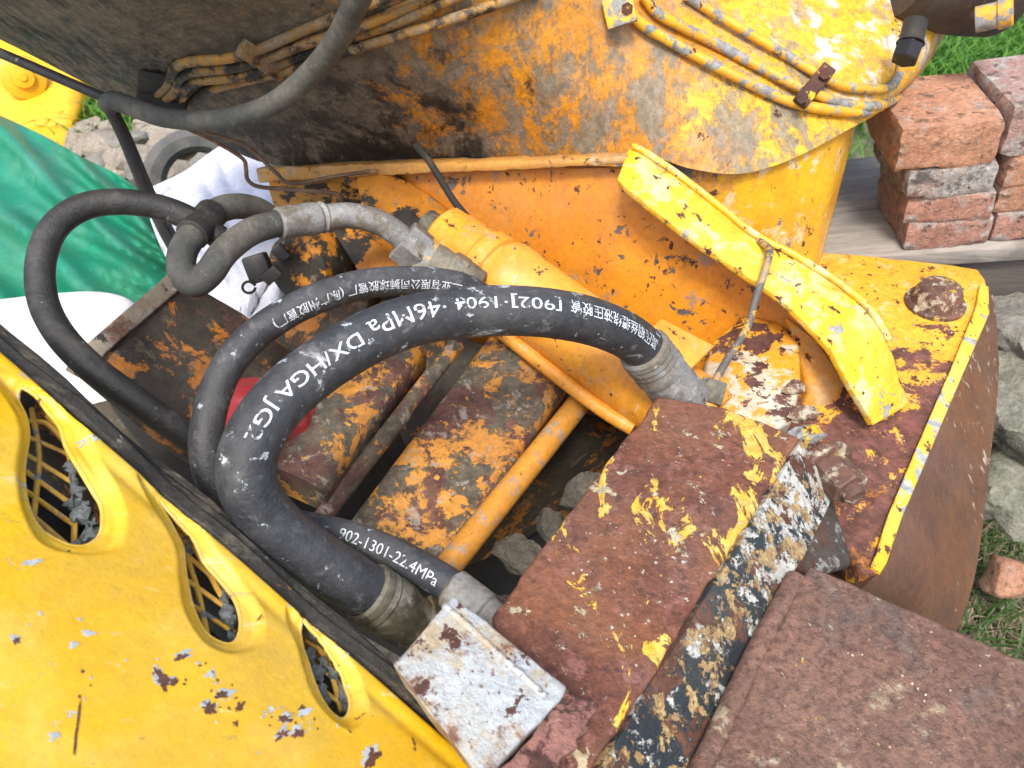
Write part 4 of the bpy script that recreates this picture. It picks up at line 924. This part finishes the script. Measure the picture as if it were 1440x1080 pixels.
def plank(x0, x1, y0, y1, zt, th, mat, lab, cat):
    o = [BZ+ex*x0+ey*y0, BZ+ex*x1+ey*y0, BZ+ex*x1+ey*y1, BZ+ex*x0+ey*y1]
    o = [q+ez*(zt-.47) for q in o]
    ob = prism('board', o, -ez*th, mat, None, .003); tag(ob, lab, cat, 'boards under the bricks'); return ob
plank(-.30, .40, -.005, .105, .47, .022, m_wood, 'weathered grey board carrying the front row of bricks', 'board')
plank(-.30, .40, .109, .25, .468, .022, m_wood, 'weathered grey board behind the one that carries the front bricks', 'board')
plank(-.04, .45, .006, .07, .4475, .085, m_wood2, 'dark thick beam below the front board at the right', 'beam')
def brick_mat(name, a, b, extra):
    return layered(name, a, b, extra+[dict(c=(.48, .42, .36), c2=(.34, .30, .26), s=26, t=.58, w=.05, o=.8), dict(c=tuple(x*.45 for x in a), s=60, t=.60, w=.04, h=-.0008), dict(c=(.13, .11, .10), s=20, t=.63, w=.05, o=.6)], rough=.95, fine=5, fine_scale=130, speck=.3)
WH = dict(c=(.52, .50, .47), c2=(.38, .36, .34), s=14, t=.52, w=.05, r=.95, h=.0004); BKD = dict(c=(.06, .06, .06), c2=(.10, .09, .09), s=14, t=.57, w=.05)
bm_o = brick_mat('orange_brick', (.58, .32, .20), (.50, .25, .15), [dict(WH, t=.60, o=.6)]); bm_g = brick_mat('grey_streaked_brick', (.34, .22, .19), (.27, .17, .155), [dict(WH, t=.48), BKD])
bm_p = brick_mat('pink_brick', (.50, .27, .20), (.42, .21, .15), [dict(WH, t=.53)]); bm_v = brick_mat('purple_brick', (.44, .28, .24), (.36, .22, .19), [dict(WH, t=.56), dict(BKD, t=.62)])
def brick(x, y, z, th, rz, mat, label, seed, L=.13, Wd=.108):
    bm = bmesh.new(); bmesh.ops.create_cube(bm, size=1); bmesh.ops.subdivide_edges(bm, edges=bm.edges[:], cuts=9, use_grid_fill=True)
    c_, s_ = math.cos(rz), math.sin(rz); cen = BZ+ex*x+ey*y; V = []
    for v in bm.verts:
        p = v.co.copy(); k = sorted((abs(p.x), abs(p.y), abs(p.z)))
        q = Vector((p.x*Wd, p.y*L, p.z*th))
        near = max(0, k[1]-.40)/.10; f = fbm(q, 30, seed); g = fbm(q, 80, seed+3)
        q *= 1-.10*near*(.35+max(0, f)*1.5)*(.012/.03) ; q += Vector((f, g, f*g))*.0018
        corner = max(0, k[0]-.3)/.2; q *= 1-.06*corner*abs(g)*2
        V.append(cen+ex*(q.x*c_-q.y*s_)+ey*(q.x*s_+q.y*c_)+ez*(z-.47+th/2+q.z))
    F = [tuple(v.index for v in f.verts) for f in bm.faces]; bm.free()
    tag(build('brick', V, F, mat, None, 40), label, 'brick', 'bricks stacked on the board')
z = .4705
for i, (th, dx, rz, mt, lb) in enumerate(((.040, .056, .02, bm_p, 'pink brick at the bottom of the stack nearer the excavator'), (.036, .052, -.03, bm_p, 'whitish brick second from the bottom in the stack nearer the excavator'), (.040, .040, .05, bm_g, 'grey white streaked brick just below the top orange one'), (.056, .028, .02, bm_o, 'orange brick on top of the stack nearer the excavator'))):
    brick(dx, .068, z, th, rz, mt, lb, 100+i, Wd=.112 if i == 3 else .102); z += th-.0005
z = .4705
for i, (th, dx, rz, mt, lb) in enumerate(((.042, .192, .05, bm_p, 'reddish brick at the bottom of the stack at the photo edge'), (.040, .188, .0, bm_o, 'orange pitted brick second from the bottom at the photo edge'), (.040, .184, .06, bm_o, 'rough orange brick just below the purple one'), (.062, .172, .03, bm_v, 'purple brown brick with white mortar on top at the photo edge'))):
    brick(dx-.026, .074, z, th, rz, mt, lb, 110+i, Wd=.118); z += th-.0005

# ------------------------------------------------------------------ background at the left: tarpaulin, sacks, rags, tyre, stones, other machine
def cloth(name, ctrl, mat, amp, freq, seed, nsub=10, thick=.004, folds=None):
    rows_ = [catmull([P(*q) for q in r], nsub) for r in ctrl]
    cols = [catmull([r[i] for r in rows_], nsub) for i in range(len(rows_[0]))]
    w, h = len(cols), len(cols[0]); V = []
    for i in range(w):
        for j in range(h):
            p = cols[i][j]; f = amp*fbm(p, freq, seed)
            if folds: f += folds(i/(w-1), j/(h-1))
            V.append(p+(CAM-p).normalized()*f)
    nb = len(V); V += [v-(CAM-v).normalized()*thick for v in V]; F = []
    for i in range(w-1):
        for j in range(h-1):
            a = i*h+j; F += [(a, a+1, a+1+h, a+h), (nb+a, nb+a+h, nb+a+h+1, nb+a+1)]
    for i in range(w-1):
        a = i*h; F.append((a, a+h, nb+a+h, nb+a)); a += h-1; F.append((a, nb+a, nb+a+h, a+h))
    for j in range(h-1):
        F.append((j, nb+j, nb+j+1, j+1)); a = (w-1)*h+j; F.append((a, a+1, nb+a+1, nb+a))
    return build(name, V, F, mat, None, 60)
m_tarp = layered('green_tarpaulin', (.012, .24, .135), (.010, .20, .11), [dict(c=(.10, .36, .25), s=8, t=.6, w=.1, o=.4)], rough=.38, fine=.3)
def tf(a, b):
    q = (b*1.15-a*.85)*2.3+.18*math.sin(a*5+b*2); k = .5+.5*math.cos(q*6.283); q2 = (b*1.4-a*.55)*4.7+.2*math.sin(a*6+1); k2 = .5+.5*math.cos(q2*6.283)
    return .10*k**2.2+.035*k2**2*(.3+a)
tag(cloth('tarpaulin', [[(-90, 120, 1.75), (0, 162, 1.72), (60, 190, 1.70), (118, 222, 1.66), (190, 262, 1.58), (235, 330, 1.46)], [(-90, 240, 1.62), (0, 260, 1.56), (70, 275, 1.52), (140, 295, 1.48), (210, 330, 1.42), (258, 366, 1.38)],
    [(-90, 350, 1.48), (0, 355, 1.42), (80, 360, 1.40), (160, 370, 1.36), (225, 385, 1.32), (275, 405, 1.30)], [(-90, 470, 1.38), (0, 470, 1.34), (80, 470, 1.32), (160, 470, 1.30), (230, 470, 1.28), (290, 480, 1.26)]], m_tarp, .012, 2, 3, 14, folds=tf),
    'green tarpaulin draped in folds behind the looped black hose', 'tarpaulin')
m_sack = layered('white_woven_sack', (.80, .80, .79), (.76, .76, .75), [], rough=.8, fine=1)
tag(cloth('white_sack', [[(-90, 430, 1.12), (0, 421, 1.10), (60, 414, 1.10), (130, 410, 1.10), (175, 418, 1.10), (205, 440, 1.10)], [(-90, 480, 1.02), (0, 478, 1.0), (60, 475, 1.0), (120, 475, .99), (165, 480, .99), (200, 490, 1.0)], [(-90, 600, 1.0), (0, 590, .98), (60, 580, .97), (120, 570, .96), (165, 560, .96), (200, 560, .98)]], m_sack, .006, 8, 5, 8),
    'plain white sack lying below the green tarpaulin by the hood edge', 'sack')
m_rag = layered('white_crumpled_rag', (.76, .76, .80), (.68, .68, .74), [dict(c=(.5, .42, .42), s=14, t=.66, w=.08, o=.5)], rough=.85, fine=1)
def rf(a, b): return .045*abs(math.sin(a*6+b*5+2.5*math.sin(b*5+a*3)))+.030*abs(math.sin(b*11-a*8+2*math.sin(a*9)))+.006*abs(math.sin(a*24-b*13+2*math.sin(a*8)))
tag(cloth('white_rag', [[(215, 262, 1.50), (260, 240, 1.52), (310, 205, 1.56), (345, 196, 1.56), (385, 215, 1.52), (420, 230, 1.5)], [(210, 300, 1.36), (265, 285, 1.38), (310, 270, 1.38), (350, 262, 1.38), (395, 262, 1.36), (430, 270, 1.36)], [(225, 345, 1.24), (270, 335, 1.24), (315, 330, 1.22), (360, 325, 1.2), (400, 325, 1.2), (440, 330, 1.2)], [(250, 400, 1.14), (300, 395, 1.10), (340, 392, 1.04), (375, 390, .99), (405, 385, .97), (440, 380, .98)], [(270, 520, 1.05), (310, 500, 1.02), (345, 480, .98), (375, 470, .96), (410, 460, .96), (450, 460, .97)]], m_rag, .02, 5, 7, 14, folds=rf),
    'crumpled white rag heaped between the tyre and the bent grey hose', 'rag')
# tyre
tyc = P(285, 262, 1.80); tn = Vector((.35, -.75, .45)).normalized(); su = Vector((0, 0, 1)); su = (su-tn*su.dot(tn)).normalized(); sr = tn.cross(su)
tyre = thing('tyre', tyc-Vector((0, 0, .12)), 'old grey tyre leaning among stones behind the white rag', 'tyre')
def ringm(name, prof, mat, par, res=56):
    V = []; F = []; m_ = len(prof)
    for k in range(res):
        a = 2*math.pi*k/res; rd = sr*math.cos(a)+su*math.sin(a)
        for r, h in prof: V.append(tyc+rd*r+tn*h)
    for k in range(res):
        for j in range(m_): F.append((k*m_+j, k*m_+(j+1) % m_, ((k+1) % res)*m_+(j+1) % m_, ((k+1) % res)*m_+j))
    return build(name, V, F, mat, par, 40)
m_tyre = layered('dusty_tyre_rubber', (.085, .088, .085), (.13, .13, .125), [dict(c=(.26, .25, .22), s=14, t=.6, w=.1, o=.5)], rough=.9, fine=2)
ringm('carcass', [(.078, .028), (.088, .042), (.110, .046), (.126, .036), (.130, .0), (.126, -.036), (.110, -.046), (.088, -.042), (.078, -.028), (.082, 0)], m_tyre, tyre)
# stones behind
rn = random.Random(11); k = 0
spots = [(120, 190, 2.1, .06), (150, 205, 2.0, .07), (185, 195, 2.05, .08), (205, 215, 1.95, .09), (175, 225, 1.9, .06), (140, 222, 1.95, .06), (115, 205, 2.0, .045), (225, 190, 2.1, .07), (200, 240, 1.85, .06), (240, 230, 1.95, .07), (160, 180, 2.2, .06), (300, 225, 1.9, .06), (310, 200, 2.1, .08), (210, 178, 2.2, .06), (350, 220, 2.0, .07), (135, 170, 2.3, .05), (250, 185, 2.25, .06)]
where = ['by the far yellow machine corner', 'between the grass tuft and the tarpaulin', 'under the green weeds behind the cables', 'directly behind the paired cables', 'just above the tarpaulin edge', 'small, at the tarpaulin edge near the machine', 'smallest, against the far yellow machine', 'above the tyre rim', 'beside the lower tyre edge', 'inside the view of the tyre hole', 'half hidden in the weeds', 'behind the upper white rag', 'behind the kinked wire', 'between weeds and shell edge', 'behind the rag close to the shell', 'in the weeds near the yellow machine', 'farthest, under the shell edge']
for i, ((u, v, d, s_), w_) in enumerate(zip(spots, where)):
    p = PZ(u, v+8, .035); tag(lump('rubble_stone', p, s_*rn.uniform(.9, 1.3), s_, s_*rn.uniform(.6, .85), [m_st2, m_st2, m_st1][i % 3], 200+i, .10, 3, 1.5, 14, .40), 'pale rubble stone '+w_, 'stone', 'rubble stones behind the tarpaulin')
# other yellow machine in the far left
mroot = P(20, 190, 2.12); far = thing('yellow_machine', Vector((mroot.x, mroot.y, 0.0)), 'smooth yellow machine panel with a round boss beyond the green tarpaulin', 'machine')
m_fary = layered('clean_yellow_paint', (.82, .45, .01), (.80, .41, .01), [], rough=.4, fine=.1)
o = [P(-120, 20, 2.2), P(10, 62, 2.2), P(112, 95, 2.2), P(108, 150, 2.15), P(103, 196, 2.12), P(-120, 230, 2.05)]
o = o+[]
prism('panel', o, Vector((-.05, .5, 0)), m_fary, far, .03, seg=4)
lathe('round_boss', P(32, 108, 2.13), P(30, 112, 1.9), [(0, .058), (.012, .058), (.016, .05), (.018, .03), (.03, .028), (.032, .012), (.036, .010)], m_fary, far, 32)
o2 = [P(-120, 190, 2.08), P(95, 185, 2.09), P(98, 260, 2.0), P(-120, 260, 2.0)]
prism('lower_panel', o2, Vector((-.05, .45, -.05)), m_fary, far, .03, seg=4)

# ------------------------------------------------------------------ grass and weeds
def grass(name, spots_, mat, seed, hmin, hmax, wid, lean, label):
    rg = random.Random(seed); V = []; F = []
    for (cx, cy, cz, rx, ry, cnt) in spots_:
        for _ in range(cnt):
            x = cx+rg.gauss(0, rx); y = cy+rg.gauss(0, ry); z_ = cz if cz is not None else gz(x, y)
            h = rg.uniform(hmin, hmax); a = rg.uniform(0, 6.283); ln = rg.uniform(.2, 1)*lean*h; w = wid*rg.uniform(.6, 1.3)
            d_ = Vector((math.cos(a), math.sin(a), 0)); s_ = Vector((-d_.y, d_.x, 0)); b = Vector((x, y, z_-.01)); k0 = len(V)
            for t, ww in ((0, 1), (.4, .9), (.75, .6), (1, .05)):
                c = b+Vector((0, 0, h*(t-.35*t*t*lean)))+d_*ln*t*t; V += [c+s_*w*ww, c-s_*w*ww]
            for q in range(3): F.append((k0+2*q, k0+2*q+1, k0+2*q+3, k0+2*q+2))
    o = build(name, V, F, mat, None, 80, loc=spots_[0][:2]+(0,)); tag(o, label, 'grass', kind='stuff'); return o
def leaf_mat(name, a, b):
    m = NT(name); c = m.mix(m.step(m.noise(m.tc, 25, 3), .35, .65), a, b); m.put(m.b.inputs['Base Color'], c); m.b.inputs['Roughness'].default_value = .55
    m.b.inputs['Transmission Weight'].default_value = 0; m.b.inputs['Subsurface Weight'].default_value = 0
    tr = m.n.new('ShaderNodeBsdfTranslucent'); m.put(tr.inputs[0], c); mx = m.n.new('ShaderNodeMixShader'); mx.inputs[0].default_value = .35
    m.l.new(m.b.outputs[0], mx.inputs[1]); m.l.new(tr.outputs[0], mx.inputs[2]); m.l.new(mx.outputs[0], m.n['Material Output'].inputs[0]); return m.m
m_gr = leaf_mat('bright_grass', (.13, .30, .035), (.08, .22, .025)); m_gd = leaf_mat('dark_grass', (.07, .14, .03), (.045, .10, .02)); m_straw = leaf_mat('dry_straw', (.42, .36, .24), (.28, .23, .15))
pr = PZ(1400, 780, 0); pr2 = PZ(1410, 880, 0); pt = PZ(1370, 60, 0); pt2 = PZ(1320, 110, 0)
grass('grass', [(pr.x, pr.y, None, .10, .12, 500), (pr2.x, pr2.y, None, .1, .1, 300)], m_gd, 5, .05, .14, .0022, .9, 'sparse green grass on the ground beside the brown bracket wall')
grass('dry_grass', [(pr.x, pr.y, None, .14, .18, 2200), (pr2.x, pr2.y, None, .14, .14, 1000)], m_straw, 6, .05, .12, .0014, 1.8, 'dry straw and twigs on the ground beside the brown bracket wall')
grass('grass', [(pt.x, pt.y, None, .35, .35, 3500), (pt2.x, pt2.y, None, .3, .3, 1500)], m_gr, 7, .06, .20, .0042, 1.0, 'bright green weeds behind the brick stacks')
ml = PZ(150, 178, 0); m2 = PZ(230, 186, 0); m3 = PZ(125, 150, 0)
grass('grass', [(ml.x, ml.y, None, .07, .06, 260), (m2.x, m2.y, None, .08, .06, 260), (m3.x+.12, m3.y+.1, None, .07, .16, 500), (m3.x+.5, m3.y+.25, None, .2, .2, 1500)], m_gr, 8, .06, .20, .004, 1.0, 'bright green weeds among the rubble stones beyond the tarpaulin')
tag(lump('brick_piece', P(1432, 815, 1.10), .06, .05, .04, bm_o, 140, .10, 4, 1.5, 16, .4), 'broken orange brick piece in the straw at the photo edge', 'brick')

# ------------------------------------------------------------------ grit and flakes lying on the steel
def grit():
    rg = random.Random(21); V = []; F = []
    def add(p, nrm_, r):
        a = nrm_.orthogonal().normalized(); b = nrm_.cross(a); k0 = len(V); t0 = rg.random()*6.28; m_ = 5
        for h, q in ((-.2, 1.0), (rg.uniform(.35, .8), rg.uniform(.4, .8))):
            for k in range(m_):
                t = t0+6.283*k/m_; w = r*q*rg.uniform(.7, 1.25); V.append(p+(a*math.cos(t)+b*math.sin(t))*w+nrm_*r*h)
        F.append(tuple(k0+m_+k for k in range(m_)))
        for k in range(m_): F.append((k0+k, k0+(k+1) % m_, k0+m_+(k+1) % m_, k0+m_+k))
    for pl, lo, n_, rr in ((BASE, ((1180, 1350), (400, 740)), 150, .0012), (POST, ((800, 1000), (620, 900)), 90, .0009), (BLK, ((1080, 1430), (860, 1075)), 120, .0009), (WBP, ((620, 720), (880, 1010)), 25, .0008)):
        for _ in range(n_):
            u, v = rg.uniform(*lo[0]), rg.uniform(*lo[1])
            if pl is BASE and u > 1375-(v-440)*.40: continue
            if pl is POST and (u+ (v-620)*.80 < 905 or u+(v-620)*.60 > 1090): continue
            if pl is BLK and (u < 1130-(v-800)*.5 or v < 800+(u-1125)*.44): continue
            if pl is WBP and not (u-638 < (v-836)*1.0 and u > 640-(940-v)*.2-40): continue
            add(pl.hit(u, v), pl.n, rr*rg.uniform(.4, 1.5))
    m_g = layered('grit_and_flakes', (.24, .19, .14), (.12, .07, .05), [dict(c=(.6, .55, .45), s=30, t=.55), dict(c=(.5, .3, .05), s=25, t=.58)], rough=.9)
    o = build('grit', V, F, m_g, None, 20); tag(o, 'grit and paint crumbs lying on the rusty steel tops', 'grit', kind='stuff')
grit()
